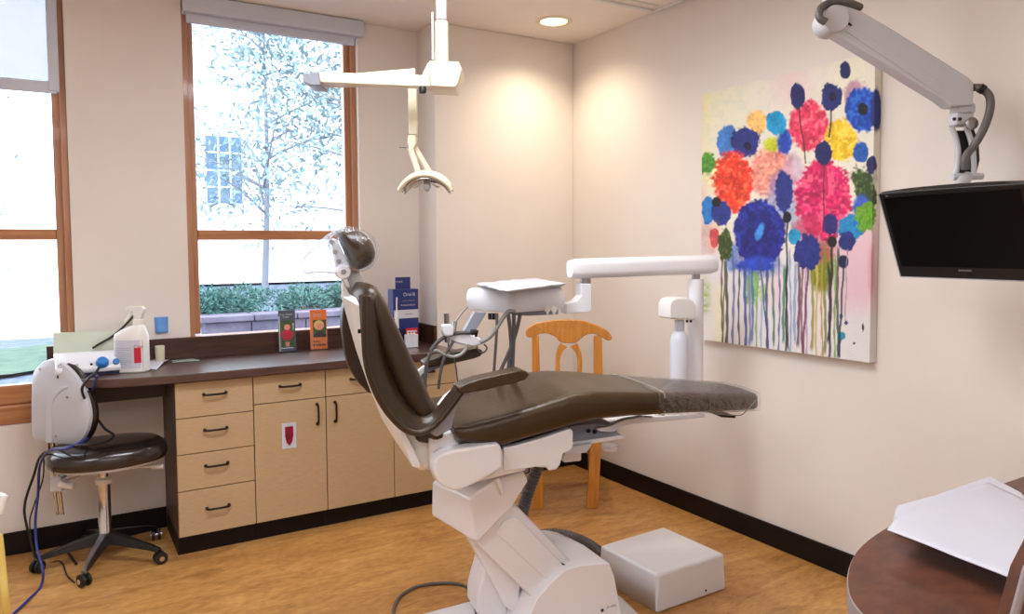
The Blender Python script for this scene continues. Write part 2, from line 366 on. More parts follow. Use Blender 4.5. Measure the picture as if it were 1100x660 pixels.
for i in range(4):
    x0, x1 = xs[i], xs[i+1]
    t = thing('base_cabinet', labs[i], 'cabinet', ((x0+x1)/2, 3.85, 0), 'base cabinets under the counter')
    obj('body', box(NB(), x0+.001, x1-.001, YF+.02, YA-.014, .09, ZT-.04), M_cabd if i == 0 else M_gap, t, bevel=.001)
    obj('toe_kick', box(NB(), x0+.001, x1-.001, YF+.05, YA-.03, 0, .09), M_toe, t, smooth=False)
    xm = (x0+x1)/2
    if i == 0:
        zz = [.095, .305, .472, .637, .8]
        for k in range(4): front_panel('drawer', t, x0, x1, zz[k], zz[k+1], (xm, zz[k]+(zz[k+1]-zz[k])*(.62 if k else .55)), True)
    else:
        front_panel('drawer', t, x0, x1, .664, .8, (xm, .74), True)
        hx = x1-.045 if i == 1 else x0+.045
        d = front_panel('door', t, x0, x1, .095, .664, (hx, .585), False)
        if i == 1:
            sx, szz = .938, .497
            bm = NB(); box(bm, sx-.034, sx+.034, YF-.003, YF-.0002, szz-.062, szz+.062); obj('sticker', bm, M_paper, d, label='white rectangular sticker with a red tongue shape')
            q = [(sx-.019, szz+.045), (sx+.019, szz+.045), (sx+.02, szz+.0), (sx+.013, szz-.032), (sx, szz-.048), (sx-.013, szz-.032), (sx-.02, szz+.0)]
            bm = NB(); prism(bm, [Vector((a, YF-.008, b)) for a, b in q], [Vector((a, YF-.003, b)) for a, b in q]); obj('red_patch', bm, M_dred, d, bevel=.002)

# ------------------------------------------------------------------ things on the counter
# spray bottle
c = on(137, 401, 2, ZT); c.z = ZT; sb = thing('spray_bottle', 'white one-gallon trigger spray bottle with red label on the counter', 'spray bottle', c)
ax = r0; 
def oval(w, d, z, n=28, p=2.6, dx=0):
    o = []
    for k in range(n):
        a = 2*PI*k/n; cs, sn = math.cos(a), math.sin(a)
        o.append(c+r0*(dx+w*abs(cs)**(2/p)*(1 if cs > 0 else -1))+Vector((fw.x, fw.y, 0)).normalized()*(.045+d*abs(sn)**(2/p)*(1 if sn > 0 else -1))+Vector((0, 0, z)))
    return o
K = 3.45/805
bm = NB(); loft(bm, [oval(.068, .045, 0), oval(.073, .05, .006), oval(.073, .05, .155), oval(.070, .047, .172), oval(.052, .037, .192, dx=.012), oval(.028, .024, .208, dx=.03), oval(.020, .020, .214, dx=.034)])
obj('bottle', bm, M_whitem, sb)
h = Vector((fw.x, fw.y, 0)).normalized(); cc = c+h*.045+r0*.034
bm = NB(); lathe(bm, [(.021, .212), (.022, .216), (.022, .236), (.017, .240)], cc); obj('collar', bm, M_whitem, sb)
def hd(x, z): return cc+r0*x+Vector((0, 0, z))
q = [hd(-.016, .238), hd(.018, .238), hd(.022, .262), hd(.030, .272), hd(.032, .286), hd(.022, .297), (hd(-.035, .297)), hd(-.052, .290), hd(-.052, .279), hd(-.020, .272)]
bm = NB(); prism(bm, [p-h*.013 for p in q], [p+h*.013 for p in q]); obj('spray_head', bm, M_whitem, sb, bevel=.004)
bm = NB(); tube(bm, [hd(-.03, .276), hd(-.037, .262), hd(-.046, .243), hd(-.06, .228)], .006, 8); obj('trigger', bm, M_whitem, sb)
bm = NB()
def onb(x, z, o=.0012):   # point on the front of the bottle
    a = math.acos(max(-1, min(1, abs(x/.073)**1.3))); return c+r0*x+h*(.045-.05*math.sin(a)**(2/2.6)-o)+Vector((0, 0, z))
def patch(x0, x1, z0, z1, o=.0012, n=8):
    b = NB(); R = [[onb(x0+(x1-x0)*i/n, z0, o), onb(x0+(x1-x0)*i/n, z1, o)] for i in range(n+1)]; loft(b, R, cap=False, closed=False); return b
obj('label_sheet', patch(-.066, .066, .02, .148), M_paper, sb, label='white printed label', smooth=True)
obj('red_label', patch(.034, .060, .045, .112, .0022), M_red, sb, label='red panel of the label')
bm = NB()
for k in range(9):
    b2 = patch(-.058, .022 if k % 3 else .0, .04+k*.009, .0415+k*.009, .002, 5); me = bpy.data.meshes.new('x'); b2.to_mesh(me); b2.free(); bm.from_mesh(me); bpy.data.meshes.remove(me)
obj('small_print', bm, M_grey, sb)
text('lettering', 'Cavi', .022, basis(onb(.052, .118, .003), r0*1+h*.35, (0, 0, 1)), M_red, sb)

# ultrasonic scaler
c = on(100, 396, 2, ZT); us = thing('ultrasonic_scaler_unit', 'white dental scaler control box with round blue knob on the counter', 'dental device', (c.x, c.y, ZT))
yaw = math.radians(2); ux = Vector((math.cos(yaw), math.sin(yaw), 0)); uy = Vector((-ux.y, ux.x, 0))
def U(x, y, z): return Vector((.085, 3.83, ZT))+ux*x+uy*y+Vector((0, 0, z))
prof = [(-.085, .014), (-.092, .036), (-.062, .070), (.01, .092), (.10, .090), (.10, .014)]
bm = NB(); prism(bm, [U(-.10, y, z) for y, z in prof], [U(.15, y, z*.97) for y, z in prof]); obj('case', bm, M_white, us, bevel=.008, seg=3)
bm = NB(); box(bm, -.095, .145, -.075, .095, 0, .014, basis(U(0, 0, 0), ux, uy)); obj('base', bm, M_nblk, us, bevel=.003)
nrm = (U(0, -.092, .036)-U(0, -.062, .070)); pn = Vector((0, 0, 0))+(ux.cross((U(0, -.062, .070)-U(0, -.092, .036)).normalized()))
kc = U(.078, -.078, .052)
bm = NB(); lathe(bm, [(.026, 0), (.025, .014), (.019, .024), (.006, .025)], kc, pn if pn.y < 0 else -pn, 20); obj('knob', bm, M_bluep, us, label='blue knob')
kc = U(.132, -.078, .052)
bm = NB(); lathe(bm, [(.014, 0), (.013, .01), (.005, .012)], kc, pn if pn.y < 0 else -pn, 16); obj('knob', bm, M_bluep, us, label='small blue knob')
bm = NB(); lathe(bm, [(.006, 0), (.005, .003)], U(.036, -.079, .051), pn if pn.y < 0 else -pn, 12); obj('indicator', bm, M_black, us)
text('lettering', 'Cavitron', .022, basis(U(-.052, -.078, .052)+(pn if pn.y < 0 else -pn)*.002, ux, (U(0, -.062, .070)-U(0, -.092, .036))), M_nblk, us)

# pale green pad leaning on the backsplash, left
bm = NB(); A, B, Cq, D = on(57, 377, 1, 3.99), on(137, 377, 1, 3.99), on(133, 355.5, 1, 4.02), on(57, 358, 1, 4.02)
A.z = ZT+.001; B.z = ZT+.001
loft(bm, [[A, B, Cq, D], [p+Vector((0, .012, 0)) for p in (A, B, Cq, D)]])
obj('paper_pad', bm, M_green, label='pale green paper pad standing behind the white device', cat='paper pad', bevel=.001)
# blue note on wall
bm = NB(); n = 8; R = []
for i in range(n+1):
    z = 1.062-.078*i/n; R.append([Vector((.413+.002*i/n, YA-.002-.012*(i/n)**2, z)), Vector((.476-.003*i/n, YA-.002-.012*(i/n)**2, z))])
loft(bm, R, cap=False, closed=False); nt_ = obj('sticky_note', bm, M_blue, label='blue sticky note on the wall above the backsplash', cat='note', solid=.0015)
# outlet
t = thing('wall_outlet', 'cream electrical outlet plate on the wall behind the spray bottle', 'outlet', (.333, YA, 1.085))
obj('plate', box(NB(), .297, .369, YA-.006, YA, 1.03, 1.125), M_cream, t, bevel=.003)
obj('socket', box(NB(), .317, .349, YA-.009, YA-.005, 1.05, 1.105), M_whitem, t, bevel=.003)
# white cup/roll and tissue, photo card
c = on(172, 386, 1, 4.02); bm = NB(); lathe(bm, [(.019, 0), (.021, .003), (.022, .058), (.0225, .080), (.019, .082), (.018, .02)], (c.x, c.y, ZT), n=20)
obj('paper_cup', bm, M_cream, label='small cream cup standing in front of the backsplash', cat='cup')
def sheet(pts, z, amp, name, mt, label, cat):
    bm = NB(); a, b, c_, d = pts; n = 10; R = []
    for i in range(n+1):
        r = []
        for j in range(n+1):
            u, v = i/n, j/n; p = (a*(1-u)+b*u)*(1-v)+(d*(1-u)+c_*u)*v
            p = Vector((p.x, p.y, z+.002+amp*max(0, noise.noise(Vector((p.x*22, p.y*22, 3))))+amp*.8*(1-abs(2*v-1))*(u)))
            r.append(p)
        R.append(r)
    loft(bm, R, cap=False, closed=False); return obj(name, bm, mt, label=label, cat=cat, solid=.001)
sheet([on(150, 396, 2, ZT), on(168, 398, 2, ZT), on(182, 387, 2, ZT), on(156, 386, 2, ZT)], ZT, .012, 'tissue', M_paper, 'crumpled white tissue sheet lying right of the spray bottle', 'tissue')
sheet([Vector((.475, 3.955, ZT)), Vector((.60, 3.955, ZT)), Vector((.585, 4.045, ZT)), Vector((.48, 4.045, ZT))], ZT, .0, 'photo_card', M_photo, 'small grey-green card lying flat on the counter', 'card')

# brochure holders
def brochure(pc, w, hgt, m_card, label, lean=.10):
    c = on(pc[0], pc[1], 1, 3.985); c.z = ZT; t = thing('brochure_holder', label, 'brochure holder', c, 'brochures in clear stands')
    ax = Vector((.985, -.17, 0)).normalized(); back = Vector((.17, .985, 0)); upv = (Vector((0, 0, 1))+back*lean).normalized(); nm = ax.cross(upv)
    def Q(x, y, o): return c+ax*x+upv*y+nm*o+back*.02
    def slab(x0, x1, y0, y1, o0, o1):
        b = NB(); prism(b, [Q(x0, y0, o1), Q(x1, y0, o1), Q(x1, y1, o1), Q(x0, y1, o1)], [Q(x0, y0, o0), Q(x1, y0, o0), Q(x1, y1, o0), Q(x0, y1, o0)]); return b
    br = obj('brochure_stack', slab(-w/2, w/2, .006, hgt, -.016, 0), m_card, t)
    bm = slab(-w/2-.003, w/2+.003, 0, hgt*.45, .003, .005)
    me = bpy.data.meshes.new('x')
    for s in ((-w/2-.004, w/2+.004, 0, .004, -.03, .006), (-w/2-.005, -w/2-.003, 0, hgt*.45, -.02, .005), (w/2+.003, w/2+.005, 0, hgt*.45, -.02, .005), (-w/2-.003, w/2+.003, 0, hgt*.95, -.021, -.018)):
        b = slab(*s); b.to_mesh(me); b.free(); bm.from_mesh(me)
    obj('clear_stand', bm, M_acr, t, smooth=False)
    return t, br, Q, slab, ax, upv
t, br, Q, slab, ax_, up_ = brochure((309.5, 376.5), .086, .225, M_slate, 'dark grey brochure with a child in red in a clear stand on the counter')
obj('cover_photo', slab(-.038, .038, .03, .17, 0, .0006), M_leafp, t, label='picture of a child in red')
bm = NB(); q = [(-.018, .068), (.018, .068), (.034, .10), (.014, .122), (-.014, .122), (-.034, .098)]; prism(bm, [Q(a, b, .0014) for a, b in q], [Q(a, b, .0006) for a, b in q]); obj('red_shirt', bm, M_red, t)
bm = NB(); lathe(bm, [(.016, 0), (.015, .001)], Q(0, .135, .0006), ax_.cross(up_), 16); obj('face', bm, M_skin, t)
bm = NB()
for s in (-1, 1): q = [(s*.004-.004, .033), (s*.004+.004, .033), (s*.006+.005, .057), (s*.006-.005, .057)]; prism(bm, [Q(a, b, .0014) for a, b in q], [Q(a, b, .0006) for a, b in q])
obj('legs_picture', bm, M_skin, t)
obj('white_margin', slab(-.0405, -.036, .006, .195, 0, .0007), M_paper, t)
obj('white_band', slab(-.032, .03, .022, .027, 0, .0007), M_paper, t)
bm = NB()
text('lettering', "Your Child's\nTeeth", .0135, basis(Q(-.004, .196, .001), ax_, up_), M_paper, t)
for k in range(4):
    obj('side_print', slab(.026, .037, .150-k*.010, .1545-k*.010, .0006, .0012), M_paper, t)
t, br, Q, slab, ax_, up_ = brochure((343.5, 374.5), .088, .220, M_org, 'orange brochure with a smiling blond child in a clear stand on the counter')
obj('cover_photo', slab(-.030, .040, .070, .165, 0, .0006), M_leafp, t, label='portrait of a blond child')
bm = NB(); lathe(bm, [(.027, 0), (.026, .0008)], Q(.002, .136, .0006), ax_.cross(up_), 20); obj('hair', bm, M_gold, t)
bm = NB(); lathe(bm, [(.0185, 0), (.018, .0008)], Q(.006, .128, .0022), ax_.cross(up_), 20); obj('face', bm, M_skin, t)
bm = NB(); q = [(-.029, .071), (.039, .071), (.035, .088), (.02, .102), (-.008, .102), (-.027, .086)]; prism(bm, [Q(a, b, .003) for a, b in q], [Q(a, b, .0006) for a, b in q]); obj('dark_shirt', bm, M_ink, t)
text('lettering', 'dental', .014, basis(Q(-.014, .048, .001), ax_, up_), M_ink, t, bold=.0004)
text('lettering', 'sealants', .021, basis(Q(.002, .030, .001), ax_, up_), M_ink, t, bold=.0008)
text('lettering', 'Caring for\nyour smile', .010, basis(Q(-.006, .190, .001), ax_, up_), M_paper, t)

# toothbrush display box in the corner
def XD(px, py, y=3.80): return on(px, py, 1, y)
yD = 3.86
t = thing('toothbrush_display', 'tall navy display box for electric toothbrushes in the counter corner', 'display box', (1.68, yD, ZT))
a = on(423, 372, 1, yD); b = on(450, 372, 1, yD); z1 = on(436, 311, 1, yD).z; z2 = on(436, 298, 1, yD).z
obj('box', box(NB(), a.x, b.x, yD, yD+.075, ZT+.10, z1), M_navy, t, bevel=.001)
obj('box_base', box(NB(), a.x+.006, b.x, yD, yD+.09, ZT+.001, ZT+.10), M_nblk, t, bevel=.001)
obj('header_card', box(NB(), on(427, 300, 1, yD).x, on(443, 300, 1, yD).x, yD+.03, yD+.034, z1, z2), M_navy, t)
obj('white_band', box(NB(), a.x+.004, b.x, yD-.001, yD, on(436, 342, 1, yD).z, on(436, 333, 1, yD).z), M_paper, t)
bm = NB(); bx = on(425.5, 350, 1, yD).x; tube(bm, [(bx, yD-.012, ZT+.11), (bx, yD-.012, ZT+.16), (bx, yD-.012, ZT+.2)], .012, 12, 4, rr=lambda u: .012-.003*u)
tube(bm, [(bx, yD-.012, ZT+.2), (bx, yD-.012, ZT+.25), (bx+.002, yD-.012, ZT+.28)], .004, 8, 4); obj('toothbrush_picture', bm, M_whitem, t, label='white electric toothbrush')
Mx = lambda px, py: basis(on(px, py, 1, yD-.0012), (1, 0, 0), (0, 0, 1))
text('lettering', 'Oral-B', .026, Mx(439.5, 316.5), M_paper, t)
text('lettering', 'ProfessionalCare', .0125, Mx(438.5, 327.8), M_paper, t)
text('lettering', 'power toothbrush', .010, Mx(439, 323), M_tgrey, t)
text('lettering', 'rechargeable', .009, Mx(439, 337.5), M_ink, t)
bm = NB(); text('lettering', 'Oral-B', .014, basis(Vector((on(431, 303, 1, yD).x, yD+.029, on(431, 303, 1, yD).z)), (1, 0, 0), (0, 0, 1)), M_paper, t); bm.free()
yE = 3.80; a = on(436.5, 371, 1, yE); b = on(449.5, 371, 1, yE)
t = thing('sample_pack', 'small clear and red blister pack standing in front of the navy display box', 'package', (a.x+.03, yE, ZT))
obj('tray', box(NB(), a.x, b.x, yE, yE+.03, ZT+.001, ZT+.075), M_bottle, t, bevel=.004)
obj('red_card', box(NB(), a.x, b.x, yE+.004, yE+.008, ZT+.075, ZT+.11), M_red, t, bevel=.002)
obj('white_band', box(NB(), a.x+.006, b.x-.008, yE+.0025, yE+.004, ZT+.088, ZT+.097), M_paper, t)
for k in (0, 1, 2): bm = NB(); lathe(bm, [(.008, 0), (.007, .005), (.002, .007)], (a.x+.012+.018*k, yE+.003, ZT+.078), (0, -1, 0), 10); obj('cap', bm, M_whitem, t)

# ------------------------------------------------------------------ painting
def painting():
    X = 2.765; y0, y1, z0, z1 = 1.795, 2.712, .928, 2.150
    t = thing('canvas_painting', 'large unframed canvas of bright abstract flowers with dripping stems on the right wall', 'painting', (XR, (y0+y1)/2, (z0+z1)/2))
    obj('stretcher', box(NB(), X+.002, XR-.001, y0+.002, y1-.002, z0+.002, z1-.002), M_whitem, t)
    ny, nz = 300, 400; dpt = XR-.002-X; ns = 10
    # columns run from the left edge over the front and round the right-hand side
    cols = [(X, y1+(y0-y1)*i/ny) for i in range(ny+1)]+[(X+dpt*k/ns, y0) for k in range(1, ns+1)]
    Z = np.linspace(z0, z1, nz+1); P = np.array([[x, y, z] for z in Z for x, y in cols])
    # paint layout lives on the flat canvas (front coordinates extended round the edge)
    Yf = np.array([[(y if k <= ny else y0-(x-X)) for k, (x, y) in enumerate(cols)] for z in Z]).ravel(); Zf = P[:, 2]
    D = np.stack([np.full_like(Yf, X), Yf, Zf-CH], 1)
    a = D@np.array(RX); b = D@np.array(DN); c = D@np.array(fw); U_ = CX+F*a/c; V_ = CY+F*b/c
    def nz_(sc, seed):
        r = np.random.default_rng(seed); g = r.random((64, 64)); u = (U_*sc) % 63; v = (V_*sc) % 63
        i, j = u.astype(int), v.astype(int); fu, fv = u-i, v-j; fu = fu*fu*(3-2*fu); fv = fv*fv*(3-2*fv); i2, j2 = (i+1) % 64, (j+1) % 64
        return (g[i, j]*(1-fu)+g[i2, j]*fu)*(1-fv)+(g[i, j2]*(1-fu)+g[i2, j2]*fu)*fv-.5
    N1, N2, N3 = nz_(.12, 1), nz_(.35, 2), nz_(.9, 3); N4 = nz_(.2, 4); N5 = nz_(.6, 5)
    NV = nz_(.0, 6)*0
    col = np.zeros((len(U_), 3)); L = lambda c: np.array(lin(c)[:3])
    def mixc(m, c): 
        nonlocal col; m = np.clip(m, 0, 1)[:, None]; col = col*(1-m)+c*m
    ss = lambda x: np.clip(x, 0, 1)**2*(3-2*np.clip(x, 0, 1))
    col[:] = L((234, 229, 214))
    mixc(ss((830-U_)/60)*ss((170-V_)/60)*.7, L((234, 230, 196)))
    mixc(ss((770-U_)/16)*.45, L((236, 222, 150))); mixc(ss((N4+.1)*2)*ss((220-V_)/80)*.25, L((205, 215, 210)))
    mixc(ss(1-abs(U_-850)/40)*ss((130-V_)/30)*.55, L((236, 200, 208)))
    mixc(ss(1-abs(U_-915)/34)*ss((150-V_)/60)*.5, L((238, 236, 206)))
    mixc(ss((V_-250)/40)*.75, L((222, 218, 226))); mixc(ss((U_-880)/30)*ss((V_-215)/40)*ss((352-V_)/40)*.85, L((228, 188, 200)))
    mixc(ss(1-abs(U_-834)/14)*ss((V_-280)/20)*ss((345-V_)/30)*.7, L((230, 198, 208)))
    mixc(ss(1-abs(U_-937)/7)*ss((V_-255)/20)*ss((325-V_)/20)*.6, L((196, 122, 140)))
    mixc(ss((762-U_)/8)*ss((V_-190)/20)*ss((300-V_)/20)*.6, L((222, 186, 196)))
    mixc(ss(1-abs(U_-758)/9)*ss((V_-292)/10)*ss((342-V_)/12)*(.5+N2), L((150, 180, 70)))
    mixc(ss(1-abs(U_-772)/12)*ss((V_-295)/20)*.5, L((236, 226, 160)))
    def blob(cx, cy, rx, ry, c, edge=.14, w=.22, c2=None, rot=0, tex=.5, op=1):
        dx, dy = U_-cx, V_-cy
        if rot: dx, dy = dx*math.cos(rot)+dy*math.sin(rot), -dx*math.sin(rot)+dy*math.cos(rot)
        d = np.sqrt((dx/rx)**2+(dy/ry)**2)+N2*w*.8+N3*w*.12+N1*w*.5
        m = ss((1-d)/edge+.5)*op; an = np.arctan2(dy/ry, dx/rx); stk = .22*np.sin(an*7+5*np.minimum(d, 2)+7*N2+cx)+.8*N1+.5*N2+.12*N5; cc = L(c)[None, :]*(1+tex*stk[:, None])
        if c2 is not None:
            k = ss((N2+N1*.6+.25*np.sin(np.arctan2(dy/ry, dx/rx)*5+9*np.minimum(d, 2)+cy+6*N1))*1.7+.15)[:, None]; cc = cc*(1-k)+L(c2)[None, :]*k
        mixc(m, np.clip(cc, 0, 1))
    # soft washes
    blob(772, 187, 16, 16, (240, 226, 180), .5); blob(828, 185, 24, 28, (232, 140, 128), .5, c2=(240, 180, 150)); blob(852, 185, 12, 20, (190, 150, 190), .6, op=.6)
    blob(838, 215, 14, 30, (110, 130, 196), .6, op=.6); blob(858, 232, 10, 22, (120, 140, 190), .5, op=.6)
    blob(786, 276, 7, 16, (120, 150, 200), .4); blob(815, 285, 24, 14, (70, 100, 180), .7, op=.6)
    blob(883, 287, 14, 28, (130, 146, 52), .5, c2=(96, 120, 30)); blob(878, 268, 20, 16, (190, 60, 90), .6, op=.6)
    blob(808, 306, 7, 22, (110, 170, 60), .6, .6, op=.8); blob(820, 314, 5, 9, (170, 196, 60), .6, .5, op=.8)
    blob(762, 255, 9, 20, (200, 150, 170), .5, op=.5)
    # drips
    dr = [(775.7, (110, 60, 60)), (780.5, (40, 20, 40)), (787.6, (90, 100, 150)), (794, (30, 36, 80)), (800.6, (40, 70, 150)), (808, (70, 110, 160)), (813, (120, 170, 120)), (824, (50, 60, 110)), (830.6, (60, 110, 90)), (837, (60, 100, 150)), (842, (40, 130, 90)), (845.5, (20, 24, 40)), (849, (130, 160, 190)),
          (858, (90, 40, 80)), (861.5, (140, 60, 90)), (866, (190, 150, 190)), (872.6, (150, 140, 40)), (877, (200, 180, 90)), (883, (190, 140, 40)), (886, (120, 130, 40)), (890.5, (30, 14, 24)), (897, (120, 160, 60)), (900, (40, 70, 60)), (805, (120, 130, 190)), (818, (150, 180, 210)), (854, (140, 160, 200))]
    for k, (x, c) in enumerate(dr):
        y1_ = 372+((k*7) % 5)*4 if k % 3 else 395; y0_ = 262+(k*13) % 22
        xx = x+.7*np.sin(V_*.055+k*1.7)+.25*np.sin(V_*.23+k*2)
        wd = .75+.5*((k*5) % 3)/2+.5*np.sin(V_*.13+k)**4
        mixc(ss((wd-abs(U_-xx))/.6+.5)*ss((V_-y0_)/8)*ss((y1_-V_)/8)*.88, L(c))
    # flowers
    blob(760, 175, 9, 12, (74, 148, 50), .3, .5, c2=(110, 170, 60)); blob(813, 131, 11, 13, (240, 190, 110), .4)
    blob(829, 155, 9, 8, (196, 204, 50), .5); blob(843, 152, 8, 14, (34, 70, 180), .3, c2=(60, 110, 200)); blob(834, 132, 11.5, 13, (18, 150, 204))
    blob(782, 153, 12, 18.5, (62, 126, 204)); blob(801, 153, 15.5, 17, (34, 44, 124), w=.3); blob(803, 157, 4, 4.5, (14, 14, 50))
    blob(788, 196, 21.5, 33, (240, 62, 36), .25, .35, c2=(246, 110, 70), tex=.7)
    blob(868.6, 135, 21, 27, (234, 56, 96), .2, c2=(244, 120, 140), tex=.7); blob(903.5, 151, 17.5, 23, (246, 200, 26), .2, .3, c2=(250, 226, 90))
    blob(929, 203, 12, 25, (52, 76, 34), .25, .4, c2=(100, 120, 50), rot=-.35)
    blob(884.5, 214, 31, 43, (216, 26, 100), .16, .25, c2=(240, 90, 130), tex=.8); blob(868, 247, 16, 16, (196, 40, 90), .5, op=.8)
    blob(842, 207, 9.5, 24, (34, 48, 128), .2, .3); blob(857, 103, 8, 14.5, (30, 36, 104)); blob(893, 104.5, 11.5, 15, (30, 40, 112), w=.3); blob(894, 104, 4, 5, (16, 18, 56))
    blob(908, 75.5, 5.7, 9.5, (26, 32, 92)); blob(920, 104, 12, 18, (180, 90, 150), .5, .4, op=.7); blob(926, 118, 17, 25, (20, 70, 184), .14, c2=(30, 110, 210)); blob(943, 118, 8, 24, (24, 44, 120), .3)
    blob(927, 117, 5.5, 7, (10, 10, 24)); blob(884.5, 164, 9, 12.5, (28, 34, 96), w=.3); blob(925, 164, 8.2, 11, (30, 96, 190), c2=(24, 50, 130)); blob(937.5, 177.5, 6.8, 10, (32, 34, 96), w=.2)
    blob(943, 190, 5, 8, (216, 206, 200), .5)
    blob(761, 226, 7.5, 16, (32, 116, 192), w=.3); blob(775, 230, 11, 13.5, (36, 52, 134), w=.3); blob(769.6, 217, 5, 5.5, (14, 14, 34))
    blob(767.5, 256, 5.2, 11.5, (190, 36, 92)); blob(767.5, 256, 8, 16, (230, 130, 60), .9, op=.3); blob(779, 263, 7.5, 18, (58, 76, 28), .2, .35, c2=(96, 110, 50))
    blob(816, 250, 27.5, 36, (30, 34, 138), .1, .16, c2=(40, 60, 176), tex=.5); blob(816, 250, 20, 26, (22, 24, 110), .3, op=.6); blob(816, 249, 4, 9, (60, 140, 220), .5, .5, rot=.3); blob(812, 284, 20, 8, (40, 70, 190), .6, .6)
    blob(845.5, 233.5, 4.6, 6.2, (12, 10, 20), .2, .1); blob(853.8, 254.6, 7, 8.5, (30, 150, 196)); blob(867.5, 271.5, 14.5, 19, (32, 44, 124), .12, .4); blob(892, 241, 8.5, 11, (44, 38, 110))
    blob(914, 245, 14, 15, (20, 142, 196), .2, .4, c2=(40, 110, 190)); blob(925, 222, 9, 12, (60, 90, 190), .5); blob(931, 233, 12, 15, (112, 172, 34), .18, .45, c2=(80, 140, 30)); blob(910, 259, 8.5, 11, (34, 44, 120), w=.25)
    blob(894, 260, 5, 6, (14, 12, 26), .2, .1); blob(906, 281.5, 5.7, 7, (26, 30, 70), .2, .1)
    blob(904, 361, 4, 4.6, (40, 140, 176), .3, .2); blob(903.5, 340, 1.8, 3.4, (60, 100, 150)); blob(909, 347, 2, 2, (70, 80, 130)); blob(927, 352, .9, 5, (20, 20, 30)); blob(917.5, 369, 1.2, 1.2, (30, 30, 30))
    def stem(x0, y0_, x1, y1_, w, c):
        k = (V_-y0_)/(y1_-y0_); xx = x0+(x1-x0)*k+.5*np.sin(V_*.15+x0)
        mixc(ss((w-abs(U_-xx))/.5+.5)*(k > 0)*(k < 1)*.9, L(c))
    stem(858, 116, 866, 176, .8, (70, 20, 40)); stem(893, 118, 891, 148, 1, (50, 20, 30)); stem(885, 175, 884.5, 250, .6, (90, 20, 50)); stem(884, 40, 884, 41, .1, (0, 0, 0))
    stem(845.5, 239, 844, 392, 1, (22, 26, 60)); stem(894, 265, 890.5, 394, 1.3, (34, 14, 24)); stem(906, 288, 901, 384, 1.1, (30, 60, 60)); stem(910, 268, 908, 345, .5, (150, 130, 170)); stem(904, 365, 899, 385, .5, (50, 70, 110))
    stem(779, 280, 776, 372, .8, (90, 110, 50)); stem(868, 288, 862, 385, 1.2, (110, 50, 90)); stem(816, 275, 826, 380, .8, (60, 70, 130))
    col *= (1+.03*N3+.04*N5)[:, None]
    me = bpy.data.meshes.new('canvas'); nc = len(cols)
    idx = np.arange(nz)[:, None]*nc+np.arange(nc-1)[None, :]
    Fc = np.stack([idx, idx+1, idx+1+nc, idx+nc], -1).reshape(-1, 4)
    Pl = P-np.array(ORG[t.name])
    me.from_pydata(Pl.tolist(), [], Fc.tolist()); me.update()
    at = me.color_attributes.new('paint', 'FLOAT_COLOR', 'POINT'); at.data.foreach_set('color', np.concatenate([np.clip(col, 0, 1), np.ones((len(col), 1))], 1).ravel())
    mt = bpy.data.materials.new('painted_canvas'); mt.use_nodes = True; N = mt.node_tree.nodes; b = N['Principled BSDF']; b.inputs['Roughness'].default_value = .6
    v = N.new('ShaderNodeVertexColor'); v.layer_name = 'paint'; mt.node_tree.links.new(v.outputs[0], b.inputs['Base Color'])
    me.materials.append(mt); o = bpy.data.objects.new('painted_canvas', me); COL.objects.link(o); o.parent = t
painting()

# ------------------------------------------------------------------ monitor and its arm
mc = Vector((2.38, 1.264, 1.428)); az, tl = -1.652, .412
Rm = Matrix.Rotation(az, 3, 'Z') @ Matrix.Rotation(tl, 3, 'X')
mx, my, mz = Rm @ Vector((1, 0, 0)), Rm @ Vector((0, 1, 0)), Rm @ Vector((0, 0, 1)); MW, MH = .459, .302
def Q(x, z, y=0): return mc+mx*x+mz*z+my*y
t = thing('wall_monitor', 'black flat-screen television tilted down in front of the right wall', 'television', mc)
def bow(y, ex=0):   # outline with a softly bowed top edge
    o = [Q(-MW/2, -MH/2, y), Q(MW/2, -MH/2, y), Q(MW/2, MH/2, y)]
    for k in range(1, 12):
        x = MW/2-MW*k/12; o.append(Q(x, MH/2+ex*(1-(2*x/MW)**2), y))
    o.append(Q(-MW/2, MH/2, y)); return o
bm = NB(); loft(bm, [bow(0, .002), bow(.022, .008), [mc+(p-mc)*.93+my*.004 for p in bow(.04, .010)]]); obj('housing', bm, M_black, t, bevel=.003)
bm = NB(); prism(bm, [Q(-MW/2+.016, -MH/2+.04, -.0015), Q(MW/2-.016, -MH/2+.04, -.0015), Q(MW/2-.016, MH/2-.014, -.0015), Q(-MW/2+.016, MH/2-.014, -.0015)],
                 [Q(-MW/2+.016, -MH/2+.04, .001), Q(MW/2-.016, -MH/2+.04, .001), Q(MW/2-.016, MH/2-.014, .001), Q(-MW/2+.016, MH/2-.014, .001)]); obj('screen', bm, M_scr, t, smooth=False)
bm = NB(); tube(bm, [Q(-MW/2, MH/2, -.0005), Q(-MW/2, -MH/2, -.0005), Q(MW/2, -MH/2, -.0005)], .0014, 6, 1); obj('edge_line', bm, M_grey, t)
text('lettering', 'SAMSUNG', .009, basis(Q(0, -MH/2+.03, -.002), mx, mz), M_tgrey, t)
text('lettering', 'HD', .007, basis(Q(-MW/2+.03, MH/2-.009, -.002), mx, mz), M_tgrey, t)

